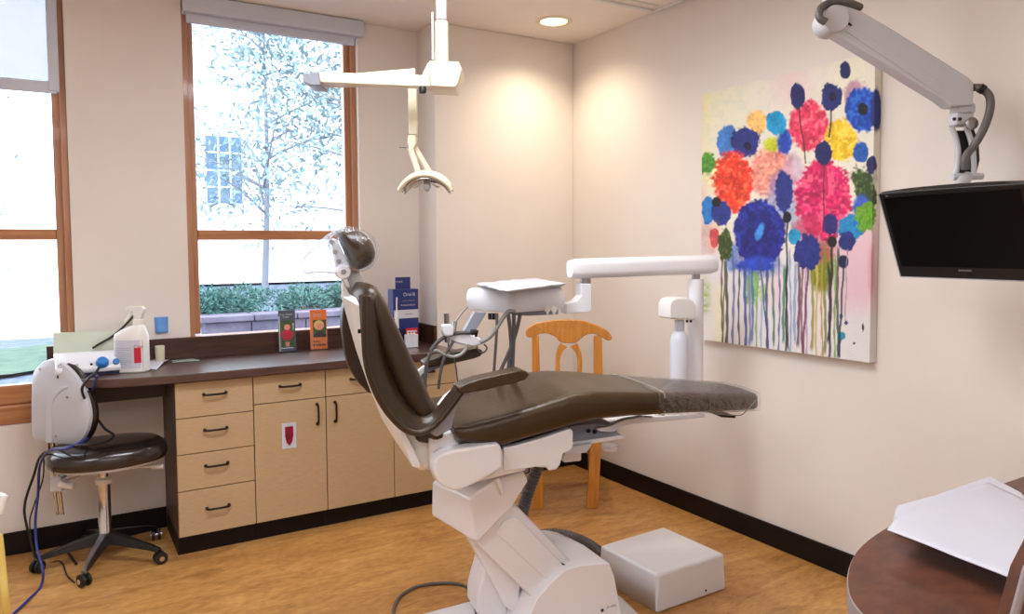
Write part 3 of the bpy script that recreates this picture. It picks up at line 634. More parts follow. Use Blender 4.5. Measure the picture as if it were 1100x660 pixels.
t = thing('monitor_arm', 'white ceiling-hung spring arm holding the television', 'monitor arm', dp(1035, 150, 2.45))
dM = 2.42
arm = [(893, 33.5), (1012, 106), (1022.5, 114.5), (1046, 113.5), (1046.7, 89), (1041, 83), (960, 32), (926, 12), (905, 4)]
obj('upper_arm', prD(arm, dM, .06), M_lgrey, t, bevel=.006, seg=3)
obj('cover_plate', prD([(905, 31), (911, 26), (1012, 88), (1009, 101), (1002, 96)], dM-.004, .005), M_lgrey, t, bevel=.002)
hh = Vector((fw.x, fw.y, 0)).normalized()
bm = NB(); lathe(bm, [(.041, 0), (.044, .006), (.044, .085), (.04, .09)], dp(898.5, 19.5, dM-.015), hh, 30); obj('elbow', bm, M_lgrey, t)
pt = dp(893, 4, dM+.06)
bm = NB(); tube(bm, [pt+Vector((0, 0, 0)), Vector((pt.x, pt.y, ZC-.02))], .03, 20, 1); obj('ceiling_post', bm, M_lgrey, t)
bm = NB(); lathe(bm, [(.07, -.02), (.07, 0)], (pt.x, pt.y, ZC-.001)); obj('ceiling_plate', bm, M_lgrey, t)
obj('bolt', prD([(909, 23.5), (911, 23), (916, 27), (914, 28)], dM-.008, .006), M_black, t)
bm = NB(); tube(bm, [dp(887, 24, dM-.03), dp(880.5, 19, dM-.03), dp(881, 10, dM-.02), dp(889, 4, dM), dp(901, 1, dM), dp(914, 4, dM), dp(924, 8, dM+.02)], .0125, 12); obj('cable_loop', bm, M_dgrey, t, label='thick grey cable looped round the elbow')
cc = dp(1034, 118, dM+.045); up = Vector((0, 0, 1))
bm = NB(); lathe(bm, [(.034, .016), (.036, .010), (.036, -.008), (.032, -.014)], cc); obj('swivel_collar', bm, M_lgrey, t)
bm = NB(); obox(bm, dp(1032, 129, dM+.045), r0, hh, up, .030, .026, .021); kn = obj('knuckle', bm, M_lgrey, t, bevel=.008)
bm = NB()
for x in (1025, 1031): lathe(bm, [(.006, 0), (.005, .004)], dp(x, 128, dM+.016), -hh, 12)
obj('knuckle_holes', bm, M_black, t)
def strut(pl, dd, w=.010): 
    b = NB(); tube(b, [dp(x, y, dd) for x, y in pl], w, 10, 6); return b
obj('strut', strut([(1022, 137), (1026, 146), (1029, 160), (1029, 175), (1026, 189)], dM+.04, .0085), M_lgrey, t)
obj('strut', strut([(1038, 137), (1042, 148), (1045, 162), (1046, 176), (1046, 189)], dM+.04, .0085), M_lgrey, t)
obj('spring_boot', prD([(1028, 140), (1040, 140), (1046, 137), (1052, 152), (1053, 172), (1049, 188), (1030, 189), (1032, 172), (1032, 156)], dM+.05, .035), M_black, t, bevel=.004)
bm = NB(); lathe(bm, [(.02, 0), (.021, .006), (.014, .009)], dp(1043, 133, dM+.01), -hh, 16); obj('hinge_cap', bm, M_stl, t)
bm = NB(); tube(bm, [dp(1023, 190, dM+.04), dp(1055, 189.5, dM+.04)], .012, 12, 1); obj('lower_pivot', bm, M_lgrey, t)
bm = NB(); tube(bm, [dp(1039, 190, dM+.05), Q(0, .12, .05), Q(0, .04, .045)], .018, 12, 6); obj('mount_bracket', bm, M_lgrey, t)
bm = NB(); tube(bm, [dp(1044, 94, dM+.03), dp(1054, 95, dM), dp(1063, 104, dM-.01), dp(1063, 120, dM-.01), dp(1056, 140, dM-.01), dp(1046, 157, dM), dp(1038, 168, dM), dp(1037, 182, dM+.01)], .0125, 12); obj('cable', bm, M_dgrey, t, label='grey flexible cable')
bm = NB(); tube(bm, [dp(1052, 94, dM-.005), dp(1057, 97, dM-.007)], .0155, 12, 2); obj('cable_clip', bm, M_black, t)

# ------------------------------------------------------------------ dental light on the ceiling
dL = 2.9; t = thing('dental_light', 'cream ceiling-mounted dental operatory light on a folding arm', 'dental light', dp(474, 60, dL))
p = dp(474.5, 60, dL)
bm = NB(); tube(bm, [(p.x, p.y, ZC-.005), (p.x, p.y, dp(474, 22, dL).z)], .0205, 20, 1); lathe(bm, [(.09, -.02), (.09, 0)], (p.x, p.y, ZC-.001)); obj('ceiling_pole', bm, M_white, t)
bm = NB(); tube(bm, [(p.x, p.y, dp(474, 24, dL).z), (p.x, p.y, dp(474, 67, dL).z)], .0262, 24, 1)
lathe(bm, [(.0272, -.002), (.0272, .002)], (p.x, p.y, dp(474, 52, dL).z)); obj('sleeve', bm, M_cream, t)
bm = NB(); q = p-r0*.034; tube(bm, [(q.x, q.y, dp(474, 14, dL).z), (q.x, q.y, dp(474, 64, dL).z)], .0045, 8, 1); obj('conduit', bm, M_white, t)
bm = NB(); tip = [(460, 64.5), (492.5, 65), (496.5, 74), (492, 91), (489, 94.5), (462, 93), (459, 75)]
q = [dp(x, y, dL-.09) for x, y in tip]; ce = sum(q, Vector())/len(q)
loft(bm, [[ce+(v-ce)*.93+hh*0 for v in q], [v+hh*.015 for v in q], [v+hh*.15 for v in q], [ce+(v-ce)*.93+hh*.165 for v in q]]); obj('hub', bm, M_cream, t, bevel=.004)
obj('hub_neck', prD([(453, 80), (460, 66), (463, 80), (463, 93), (453, 92.5)], dL-.05, .09), M_cream, t, bevel=.004)
obj('upper_arm', prD([(341.5, 77), (456, 80.5), (458, 93), (438, 92.5), (344, 88.5)], dL-.05, .05), M_cream, t, bevel=.005)
obj('end_knuckle', prD([(325, 80), (329, 78.5), (344, 77.5), (344, 91.5), (334, 91.5), (325, 88)], dL-.045, .13), M_grey, t, bevel=.004)
bm = NB()
a0 = [dp(x, y, dL+.05) for x, y in ((338, 82), (338, 92))]; a1 = [dp(x, y, dL+.12) for x, y in ((446, 73), (446, 90))]
loft(bm, [[a0[0], a0[1], a0[1]+hh*.05, a0[0]+hh*.05], [a1[0], a1[1], a1[1]+hh*.05, a1[0]+hh*.05]]); obj('lower_arm', bm, M_cream, t, bevel=.004)
bm = NB(); obox(bm, dp(443.5, 117, dL+.14), r0, hh, up, .0165, .0165, .105); obj('drop_tube', bm, M_cream, t, bevel=.003)
bm = NB(); lathe(bm, [(.012, 0), (.014, -.01), (.014, -.022), (.01, -.026)], dp(454, 93, dL-.04)); obj('tension_knob', bm, M_black, t)
obj('elbow', prD([(438.5, 145), (446.5, 145), (447, 153), (444, 160), (439, 158), (437.5, 151)], dL+.12, .04), M_cream, t, bevel=.004)
bm = NB(); tube(bm, [dp(429, 158, dL+.1), dp(439, 158.5, dL+.1)], .003, 8, 1); obj('lever', bm, M_stl, t)
for k, (xa, ya, xb, yb, dd) in enumerate(((440, 158, 449, 184, .11), (444, 156, 463, 188, .16))):
    bm = NB(); tube(bm, [dp(xa, ya, dL+dd), dp(xb, yb, dL+dd)], .0125, 8, 1); obj('yoke_arm', bm, M_cream, t)
# reflector: a shallow curved shell opening downward
lc = dp(458, 196, dL+.1)
def refl(u, v, r=1.0, dz=0):
    a = (u-.5)*2.0; x = .102*r*math.sin(a)/math.sin(1.0); z = .058*(math.cos(a)-math.cos(1.0))/(1-math.cos(1.0))
    return lc+r0*x+hh*((v-.5)*.15*(1-.45*(2*u-1)**2))+up*(z*r-.012-dz-.022*(2*v-1)**2)
bm = NB(); loft(bm, [[refl(i/20, j/8) for j in range(9)] for i in range(21)], cap=False, closed=False); obj('reflector', bm, M_cream, t, solid=.006)
bm = NB(); loft(bm, [[refl(i/20, j/8, .9, .010) for j in range(9)] for i in range(21)], cap=False, closed=False); obj('mirror', bm, M_chr, t, solid=.003, label='mirrored inner reflector')
bm = NB(); tube(bm, [refl(i/20, 0) for i in range(21)], .010, 8, 1); obj('front_rim', bm, M_cream, t)
obj('bulb_shield', prD([(455, 190), (461, 190), (462, 201), (459, 206), (455, 204)], dL+.07, .035), M_stl, t, bevel=.003)
for s in (-1, 1): bm = NB(); tube(bm, [lc+r0*.02*s-up*.005, lc+r0*.045*s-up*.02, lc+r0*.052*s-up*.016], .0035, 8); obj('handle', bm, M_cream, t)

# ------------------------------------------------------------------ dental chair
ch = thing('dental_chair', 'brown vinyl dental patient chair on a white lift base, in the middle of the room', 'dental chair', C3(.4, 0, 0))
# base plate
bm = NB(); q = [(s_, t_) for s_, t_ in ((-.02, -.2), (.2, -.245), (.68, -.2), (.76, -.1), (.76, .18), (.66, .27), (.1, .27), (-.1, .15), (-.1, -.12))]
loft(bm, [[C3(a, b, 0) for a, b in q], [C3(a, b, .035) for a, b in q], [C3(.3+(a-.3)*.94, b*.93, .05) for a, b in q]]); obj('base_plate', bm, M_white, ch, bevel=.008, seg=3)
# pump cover (tower)
near = [(558, 690), (566, 668), (578, 643), (590, 629), (607, 613), (625, 608), (655, 606), (660, 620), (664, 642), (668, 663), (670, 690)]
farP = [(520, 660), (530, 620), (545, 596), (556, 580), (572, 571), (585, 569.5), (598, 572), (622, 586), (645, 612), (650, 630), (655, 660)]
bm = NB(); N_ = [W(x, y, .16) for x, y in near]; N0 = [W(x, y, .14) for x, y in near]; Fp = [W(x, y, -.17) for x, y in farP]
ce = sum(N_, Vector())/len(N_)
for L_ in (N_, N0, Fp):
    for v in L_: v.z = max(v.z, .045)
loft(bm, [[ce+(v-ce)*.93 for v in N_], N_, [a*.55+b*.45+up*.012 for a, b in zip(N_, Fp)], [a*.2+b*.8+up*.006 for a, b in zip(N_, Fp)], Fp]); obj('pump_cover', bm, M_white, ch, bevel=.01, seg=3, angle=50)
bm = NB(); q = W(647, 656, .165); lathe(bm, [(.006, 0), (.005, .002)], q, T, 12); obj('badge', bm, M_ink, ch)
text('lettering', 'A-dec', .016, basis(W(657, 651.5, .166), S*.98+up*.12, up), M_tgrey, ch)
obj('vent_slot', prS([(602, 604), (607, 606.5), (609, 609), (604, 607)], .125, .13), M_black, ch)
# lift arm
la = [(508, 580), (536, 545), (556, 545), (622, 612), (606, 650), (578, 650)]
obj('lift_arm', prS(la, .115, -.12), M_white, ch, bevel=.008, seg=3)
obj('lift_arm_cover', prS([(534, 574), (542, 560), (556, 556), (606, 608), (590, 626)], .125, .10), M_white, ch, bevel=.003)
obj('lower_link', prS([(497, 560), (516, 583), (560, 626), (556, 662), (542, 652), (522, 612), (500, 574)], .06, -.10), M_white, ch, bevel=.008)
obj('link_cover', prS([(513, 640), (524, 600), (531, 612), (545, 652), (548, 676), (512, 660)], .02, -.12), M_white, ch, bevel=.008)
# head casting
nearH = [(505, 537), (512, 529.5), (531, 516.5), (563, 506), (568, 517), (550, 546), (536, 560), (516, 581), (510, 583)]
farH = [(464, 519), (468, 514), (492, 508), (522, 500), (528, 512), (512, 530), (500, 544), (478, 562), (463, 553)]
bm = NB(); A_ = [W(x, y, .14) for x, y in nearH]; B_ = [W(x, y, -.10) for x, y in farH]; ce = sum(A_, Vector())/len(A_)
loft(bm, [A_, [a*.85+b*.15 for a, b in zip(A_, B_)], [a*.15+b*.85 for a, b in zip(A_, B_)], B_]); obj('knuckle_cover', bm, M_white, ch, bevel=.008, seg=3)
bm = NB(); tube(bm, [W(534, 514, .15), W(537, 522, .155), W(540, 531, .155)], .007, 10, 4, rr=lambda u: .011-.005*u); obj('stop_lever', bm, M_white, ch)
obj('hinge_block', prS([(500, 520), (530, 498), (568, 490), (568, 508), (540, 516), (512, 532)], .08, -.10), M_grey, ch, bevel=.004)
# seat frame pan
sp = [(462, 471), (485.6, 463), (489, 473), (497, 481), (510, 485), (540, 484), (560, 482), (566, 506), (540, 512), (500, 522), (475, 520), (462, 500)]
obj('seat_frame', prS(sp, .215, -.215), M_white, ch, bevel=.008, seg=3)
pv = [(466.5, 498), (470, 491), (476, 487), (486, 484), (501, 482), (533, 477), (537.5, 479), (539.7, 486), (540, 502.5), (531, 509), (520.6, 515), (503.6, 523.6), (496, 526.5), (488, 527.5), (478, 524), (470, 517), (466, 508)]
bm = NB(); prS(pv, .262, .21, bm, k=1.06); obj('pivot_cover', bm, M_white, ch, bevel=.010, seg=3)
rc = [(541, 481), (552, 479.5), (580, 472), (613, 460.5), (616, 464), (616, 481), (612, 485), (605, 488), (602, 500), (598, 505), (590, 506.5), (588, 503), (575, 502.5), (541, 507.5)]
obj('side_cover', prS(rc, .225, .19), M_white, ch, bevel=.006, seg=3)
obj('side_cover', prS(rc, .225, .225-.03, None, 1, -.0, 0), M_white, ch, bevel=.004).location += Vector(T)*-.40
obj('under_pan', prS([(541, 484), (612, 464), (612, 480), (541, 503)], .19, -.20), M_grey, ch, bevel=.004)
# leg-rest rail and mechanism
obj('legrest_rail', prS([(612, 475.5), (669, 467.5), (671, 471.5), (637, 477), (612, 482)], .15, -.12), M_white, ch, bevel=.003)
obj('legrest_rail_cover', prS([(608, 481), (637, 476.5), (633, 483.5), (629, 487), (606, 490)], .17, -.17), M_lgrey, ch, bevel=.004)
obj('mechanism', prS([(612, 458), (640, 455), (660, 456), (664, 464), (654, 468), (612, 474)], .10, -.10), M_grey, ch, bevel=.003)
bm = NB()
for x, y in ((632, 463), (638.5, 464)): lathe(bm, [(.008, 0), (.007, .005)], W(x, y, .101), T, 12)
obj('bolts', bm, M_black, ch)
obj('link_arm', prS([(640, 461), (655, 458), (672, 451), (690, 448), (704, 449), (690, 453), (672, 458), (658, 465), (645, 464)], .12, .09), M_white, ch, bevel=.003)
bm = NB(); lathe(bm, [(.03, 0), (.034, -.008), (.025, -.02)], W(655, 478, .0)); obj('adjuster_knob', bm, M_white, ch)
# --- seat cushion: cross-sections along S
def interp(tab, x):
    for (a, va), (b, vb) in zip(tab, tab[1:]):
        if x <= b: k = (x-a)/(b-a); k = max(0, min(1, k)); return [p+(q-p)*k for p, q in zip(va, vb)]
    return list(tab[-1][1])
tn = .245
topN = [sz(x, y, tn) for x, y in ((487, 461.5), (505, 458), (527, 452.5), (553, 445), (590, 433.5), (615, 426), (640, 423.5), (680, 425), (709, 427))]
botN = [sz(x, y, tn) for x, y in ((487, 463), (493, 473), (505, 478), (540, 481), (560, 475), (612, 459.5), (642, 452), (680, 449), (708, 449))]
def lev(tab, s):
    if s <= tab[0][0]: return tab[0][1]
    for (a, va), (b, vb) in zip(tab, tab[1:]):
        if s <= b: return va+(vb-va)*(s-a)/(b-a)
    return tab[-1][1]
def cushion_ring(s, hw, zt, zb, crown=.012, dish=0., r=.028):
    o = []; zc = (zt+zb)/2; hz = (zt-zb)/2; r = min(r, hz*.95)
    base = rrect(hw, hz, r, 6); pts = []
    for (a, b), (c, d) in zip(base, base[1:]+base[:1]):
        m_ = 8 if abs(a-c) > hw else 1
        for k in range(m_): pts.append((a+(c-a)*k/m_, b+(d-b)*k/m_))
    for y, z in pts:
        if z > 0: z += (crown-dish)*(1-(y/hw)**2)
        o.append(C3(s, y, zc+z))
    return o
s0 = topN[0][0]+.004; s1 = .755
bm = NB(); R = []
for i in range(41):
    s = s0+(s1-s0)*i/40; e = 1-max(0, 1-(s-s0)/.05)**2*.5
    zt = lev(topN, s)+.004; zb = lev(botN, s); hw = .245 if s < .55 else .245-.03*((s-.55)/.2)**1.5
    R.append(cushion_ring(s, hw*(.97+.03*e), zt, min(zb, zt-.02), dish=.022*max(0, 1-abs(s-.2)/.4)))
loft(bm, R); obj('seat_cushion', bm, M_lea, ch, angle=60)
# leg rest (tapering) under a clear plastic sleeve
bm = NB(); R = []; n = 26
def leg_par(s):
    k = (s-s1)/(1.232-s1); hw = .214-.092*k; zt = lev(topN, .755)+.004-(.050*k); return k, hw, zt, zt-.072+.012*k
for i in range(n+1):
    s = s1+(1.232-s1)*i/n; k, hw, zt, zb = leg_par(s)
    e = 1 if k < .93 else math.sqrt(max(.05, 1-((k-.93)/.075)**2)); R.append(cushion_ring(s, hw*(.6+.4*e), (zt+zb)/2+(zt-zb)/2*e, (zt+zb)/2-(zt-zb)/2*e, .006, r=.016))
loft(bm, R); obj('leg_rest', bm, M_lea, ch, angle=60)
bm = NB(); R = []
for i in range(61):
    s = s1-.012+(1.236-s1)*i/60; k, hw, zt, zb = leg_par(max(s, s1)); w = .0015
    ring = cushion_ring(s, hw+.004+w, zt+.003+w, zb-.004-w, .006, r=.018)
    ring = [v+up*(.0022*noise.noise(Vector((s*40-(v-O).dot(T)*30, (v-O).dot(T)*8, v.z*8)))) for v in ring]; R.append(ring)
loft(bm, R, cap=False); obj('plastic_sleeve', bm, M_clear, ch, label='clear wrinkled plastic sleeve over the foot end')
bm = NB(); 
k, hw, zt, zb = leg_par(.77); tube(bm, [v for v in cushion_ring(.768, hw+.006, zt+.005, zb-.005, .006, r=.018)], .0018, 6, 1); obj('sleeve_hem', bm, M_tgrey, ch)
bm = NB(); tube(bm, [W(812, 430, .131), W(804, 439, .136), W(796, 446, .14), W(782, 446, .142)], .0022, 6); obj('sleeve_elastic', bm, M_tgrey, ch)
obj('toe_bracket', prS([(770, 446), (790, 447), (790, 449.5), (775, 448.5)], .05, -.05), M_black, ch)
# seat back bolster filling to the backrest
bm = NB()
bo = [(448, 476), (446, 464), (462, 455), (487, 448), (489, 464), (478, 474), (462, 478)]
obj('rear_bolster', prS(bo, .19, -.20), M_lead, ch, bevel=.015, seg=3)
# --- backrest
pts_f = [(388, 298), (400, 303), (411, 318), (424, 345), (437, 372), (452, 403), (463, 428), (469, 446), (466, 452)]   # front silhouette
pts_b = [(376, 310), (378, 321), (383, 340), (390, 362), (398, 386), (409, 412), (424, 437), (438, 451), (448, 458)]
bf = [sz(x, y, .02) for x, y in pts_f]; bb = [sz(x, y, .02) for x, y in pts_b]
bm = NB(); R = []; n = 30
def poly_at(tab, u):
    f_ = u*(len(tab)-1); i = min(int(f_), len(tab)-2); k = f_-i; return (tab[i][0]+(tab[i+1][0]-tab[i][0])*k, tab[i][1]+(tab[i+1][1]-tab[i][1])*k)
for i in range(n+1):
    u = i/n; (sa, za), (sb, zb) = poly_at(bf, u), poly_at(bb, u); hw = .235*min(1, .70+1.6*u)**.5 if u < .25 else .238
    e = math.sqrt(max(.02, 1-(1-min(1, u/.10))**2)); ms, mz_ = (sa+sb)/2, (za+zb)/2; ds, dz = (sa-sb)/2*e, (za-zb)/2*e; hw *= (.72+.28*e)
    ring = []
    for k in range(40):
        a = 2*PI*k/40; cs, sn = math.cos(a), math.sin(a); y = hw*abs(cs)**(2/4.2)*(1 if cs > 0 else -1); q = abs(sn)**(2/2.4)*(1 if sn > 0 else -1)
        q = q-(.35*(1-(y/hw)**2) if sn > 0 else 0); ring.append(C3(ms+ds*q, y, mz_+dz*q))
    R.append(ring)
loft(bm, R); obj('backrest_cushion', bm, M_lead, ch, angle=60)
# side wings: a curved upholstered flange, near and far
def wing(sg, nm):
    outer = [(391, 318), (391, 345), (391.5, 372), (394, 393), (400, 413), (408, 430), (418, 445), (433, 460), (447, 465), (460, 462), (473, 451), (490, 429), (498, 417)]
    inner = [(398, 318), (401, 345), (403, 370), (406, 388), (411, 404), (420, 422), (430, 435), (441, 445), (450, 449), (461, 449), (471, 441), (484, 424), (492, 414)]
    o = [sz(x, y, .285) for x, y in outer]; i_ = [sz(x, y, .27) for x, y in inner]
    ov = smooth_path([Vector((a, 0, b)) for a, b in o], 4); iv = smooth_path([Vector((a, 0, b)) for a, b in i_], 4)
    rings = []
    N = len(ov)
    for k, (a, b) in enumerate(zip(ov, iv)):
        u = k/(N-1); g = .285*(1-.10*max(0, (.15-u)/.15)); tt = .011
        A = Vector((a.x, g, a.z)); B = Vector((b.x, .262, b.z)); Mi = (A+B)/2+Vector((-.002, -.003, 0))
        d = (A-B).normalized(); nrm = Vector((-d.z*.5, .85, -.2)).normalized()
        prof = [B+nrm*tt, Mi+nrm*tt*1.1, A+nrm*tt, A+d*tt, A-nrm*tt, Mi-nrm*tt, B-nrm*tt]
        rings.append([C3(p.x, p.y*sg, p.z) for p in prof])
    b = NB(); loft(b, rings if sg > 0 else [r[::-1] for r in rings]); obj(nm, b, M_lead, ch, angle=60)
    e = NB(); tube(e, [C3(a.x, .288*sg, a.z) for a in ov], .009, 10, 1); obj('wing_piping', e, M_lead, ch)
wing(1, 'wing')
fwg = [(376, 322), (368, 323), (365.5, 333), (365, 350), (368, 373), (372, 390), (378, 402), (385, 411), (393, 419), (402, 424), (412, 428), (408, 405), (400, 385), (392, 360), (384, 335)]
bm = NB(); q = [sz(x, y, -.27) for x, y in fwg]; cs_ = sum(a for a, b in q)/len(q); cz_ = sum(b for a, b in q)/len(q)
loft(bm, [[C3(cs_+(a-cs_)*k+d, tt, cz_+(b-cz_)*k) for a, b in q] for tt, k, d in ((-.205, .97, 0), (-.235, 1, 0), (-.27, 1, 0), (-.29, .9, 0))]); obj('wing', bm, M_lead, ch, bevel=.008, seg=3)
for sg in (1,):
    la_ = [(396, 318), (397.5, 345), (398, 370), (401, 390), (406, 406), (414, 424), (425, 438), (438, 449), (452, 453)]
    lb_ = [(408, 316), (412, 345), (416, 370), (421, 390), (428, 408), (437, 424), (445, 434), (454, 442), (462, 446)]
    a_ = smooth_path([Vector((q[0], 0, q[1])) for q in [sz(x, y, .265) for x, y in la_]], 4); b_ = smooth_path([Vector((q[0], 0, q[1])) for q in [sz(x, y, .215) for x, y in lb_]], 4)
    bm = NB(); loft(bm, [[C3(p.x, .268*sg, p.z), C3((p.x+q.x)/2-.004, .236*sg, (p.z+q.z)/2-.004), C3(q.x, .21*sg, q.z)] for p, q in zip(a_, b_)], cap=False, closed=False)
    obj('wing_lining', bm, M_lead, ch, solid=.006)
# backrest shell (white)
shl = [(371, 320), (380, 318), (388, 330), (393, 354), (401, 382), (413, 410), (430, 440), (448, 468), (456, 490), (452, 503), (445, 502), (430, 482), (418, 462), (404, 427), (389, 384), (380, 352)]
bm = NB(); q = [sz(x, y, .10) for x, y in shl]; cs_ = sum(a for a, b in q)/len(q); cz_ = sum(b for a, b in q)/len(q)
R = []
for tt, k, d in ((.165, .93, .028), (.145, .985, .008), (.10, 1, 0), (-.07, 1, 0), (-.10, .985, .008), (-.115, .93, .028)): R.append([C3(cs_+(a-cs_)*k+d*.8, tt, cz_+(b-cz_)*k) for a, b in q])
loft(bm, R); obj('backrest_shell', bm, M_whitem, ch, bevel=.004, angle=50)
obj('back_plate', prS([(428, 464), (434, 462), (444, 482), (452, 500), (451, 503), (443, 502)], .19, -.12), M_white, ch, bevel=.003)
obj('pivot_neck', prS([(446, 478), (462, 474), (466, 498), (461, 506), (450, 499)], .14, -.14), M_white, ch, bevel=.006)
bm = NB(); obox(bm, W(386.5, 356, .18), T, S, up, .003, .006, .006); obj('screw', bm, M_black, ch)
# headrest
hr = [(361, 249), (366, 246.5), (377, 246.5), (388, 250.5), (397, 259.5), (401.5, 271), (399, 281), (391, 287.5), (383.5, 289.5), (377.5, 286), (371, 272), (365, 259)]
q = [Vector(sz(x, y, 0)) for x, y in hr]; q = [Vector((a.x, a.z)) if 0 else a for a in q]
path = smooth_path([Vector((a[0], 0, a[1])) for a in q]+[Vector((q[0][0], 0, q[0][1]))], 3)[:-1]; ce = sum(path, Vector())/len(path)
bm = NB(); R = []
for i in range(17):
    v = -1+2*i/16; k = max(.05, (1-abs(v)**3.2))**(1/2.2); R.append([C3(ce.x+(p.x-ce.x)*k, .125*v, ce.z+(p.z-ce.z)*k) for p in path])
loft(bm, R); obj('headrest', bm, M_lead, ch, angle=70)
obj('headrest_plate', prS([(355, 257), (361, 256), (377, 288), (373, 296), (365, 295)], .05, -.04), M_white, ch, bevel=.005)
bm = NB()
for x, y in ((356, 260), (360, 271), (364, 281)): lathe(bm, [(.008, 0), (.007, .006)], W(x, y, .052), T, 14)
obj('headrest_screws', bm, M_tgrey, ch)
bm = NB(); lathe(bm, [(.022, -.03), (.024, -.025), (.024, .025), (.02, .03)], W(368, 292, .05), T, 24); obj('headrest_pivot', bm, M_white, ch)
bm = NB(); lathe(bm, [(.009, .03), (.008, .034)], W(368, 292, .05), T, 12); obj('pivot_screw', bm, M_tgrey, ch)
obj('glide_bar', prS([(366, 296), (371, 295), (382, 319), (376, 319)], .035, -.035), M_chr, ch, bevel=.002)
bm = NB(); q = W(379, 311, -.02); lathe(bm, [(.0, .066), (.022, .056), (.034, .035), (.038, .01), (.036, -.03), (.028, -.05)], q); obj('glide_knob', bm, M_whitem, ch, label='white and chrome release knob')
# plastic bag over headrest
bag = [(358, 248), (366, 245), (378, 244.5), (392, 250), (402, 261), (404, 276), (394, 289), (378, 293), (364, 292), (355, 280), (352, 262)]
bm = NB(); q = [Vector(sz(x, y, .0)) for x, y in bag]; path = smooth_path([Vector((a[0], 0, a[1])) for a in q]+[Vector((q[0][0], 0, q[0][1]))], 4)[:-1]; ce = sum(path, Vector())/len(path)
R = []
for i in range(17):
    v = -1+2*i/16; k = max(.05, (1-abs(v)**4))**(1/3); ring = []
    for p_ in path:
        far_ = max(0, min(1, (-.25-p_.x)/.17)); hw = .133*(1-.55*far_); x, z = ce.x+(p_.x-ce.x)*k, ce.z+(p_.z-ce.z)*k
        w = .006*noise.noise(Vector((x*30, v*6, z*30)))*(1+1.5*far_); ring.append(C3(x+w, hw*v+w*2, z+w))
    R.append(ring)
loft(bm, R); obj('headrest_bag', bm, M_bag, ch, label='clear plastic bag pulled over the headrest', angle=25)
tl_ = [(366, 247), (357, 249), (345, 258), (332, 272), (322, 286), (328, 294), (345, 293), (360, 294), (368, 290)]
a_ = smooth_path([Vector((q[0], 0, q[1])) for q in [sz(x, y, 0) for x, y in tl_]], 4); ap = Vector((a_[0].x, 0, (a_[0].z+a_[-1].z)/2)); bm = NB(); R = []
for i in range(13):
    v = -1+2*i/12; R.append([C3(ap.x+(p.x-ap.x)*(1-.10*v*v)+.007*noise.noise(Vector((p.x*26, v*4, p.z*26))), v*(.115-.35*(ap.x-p.x)), ap.z+(p.z-ap.z)*(1-.12*v*v)+.009*noise.noise(Vector((v*5, p.x*30, p.z*20)))) for p in a_])
loft(bm, R, cap=False, closed=False); obj('bag_tail', bm, M_tail, ch, label='loose crumpled end of the clear bag', angle=25)
# armrests
def arm(sg, nm):
    br = [(463, 467), (470, 453), (485, 438), (493, 427), (498, 421), (524, 418), (510, 424), (498, 429), (489, 442), (486, 461), (470, 470)]
    pad = [(492, 417), (500, 412.5), (515, 407.5), (540, 402), (560, 397.5), (567, 399.5), (569, 403), (565, 408), (556, 411.5), (522, 419.5), (500, 423), (493, 422)]
    cap = [(470, 436), (478, 425.5), (490, 416), (494, 418), (487, 428), (476, 438)]
    def mk(outline, t0, t1, mt, name, bev, k=1.):
        q = [sz(x, y, t0) for x, y in outline]; b = NB(); A = [C3(a, t0*sg, c_) for a, c_ in q]; B = [C3(a, t1*sg, c_) for a, c_ in q]
        prism(b, A, B) if sg > 0 else prism(b, B, A); return obj(name, b, mt, ch, bevel=bev, seg=3)
    mk(br, .275, .245, M_grey, 'armrest_bracket', .006); mk(pad, .30, .225, M_lea, 'armrest_pad', .014); mk(cap, .245, .225, M_whitem, 'armrest_cap', .004)
arm(1, 'near'); arm(-1, 'far')

# ------------------------------------------------------------------ delivery unit
tD = -.36; du = thing('dental_delivery_unit', 'white dental delivery system with instrument tray, tube arm and post beside the chair', 'dental delivery unit', C3(.9, tD, .8))
def dv(name, outl, t0, th, mt, bev=.004, lab=None, seg=3): return obj(name, prS(outl, t0, t0-th), mt, du, bevel=bev, label=lab, seg=seg)
pb = W(746.5, 440, tD)
bm = NB(); tube(bm, [(pb.x, pb.y, W(746, 446, tD).z), (pb.x, pb.y, W(746, 300, tD).z)], .0335, 28, 1); obj('post', bm, M_white, du)
bm = NB(); tube(bm, [(pb.x, pb.y, W(746, 303, tD).z), (pb.x, pb.y, W(746, 292, tD).z)], .018, 16, 1); obj('post_swivel', bm, M_stl, du)
bm = NB(); q0, q1 = W(612, 289, tD), W(767, 284, tD); zz = (q0.z+q1.z)/2; R = []
for i in range(25):
    u = i/24; e = math.sqrt(max(.0, 1-(1-min(1, u/.03, (1-u)/.03))**2)); e = .82+.18*e; c_ = q0.lerp(q1, u)
    R.append([c_+T*(y*e)+up*(z*e) for y, z in rrect(.042, .041, .028, 5)])
loft(bm, R); obj('flex_arm', bm, M_white, du, label='long white horizontal arm')
bm = NB(); tube(bm, [W(629, 299, tD), W(629, 306, tD)], .022, 16, 1); obj('arm_swivel', bm, M_stl, du)
dv('tray_bracket', [(608, 327), (620, 323), (624.5, 318), (624.5, 305), (635.5, 305), (635.5, 334), (632, 335.5), (608, 337.5)], tD+.03, .06, M_white)
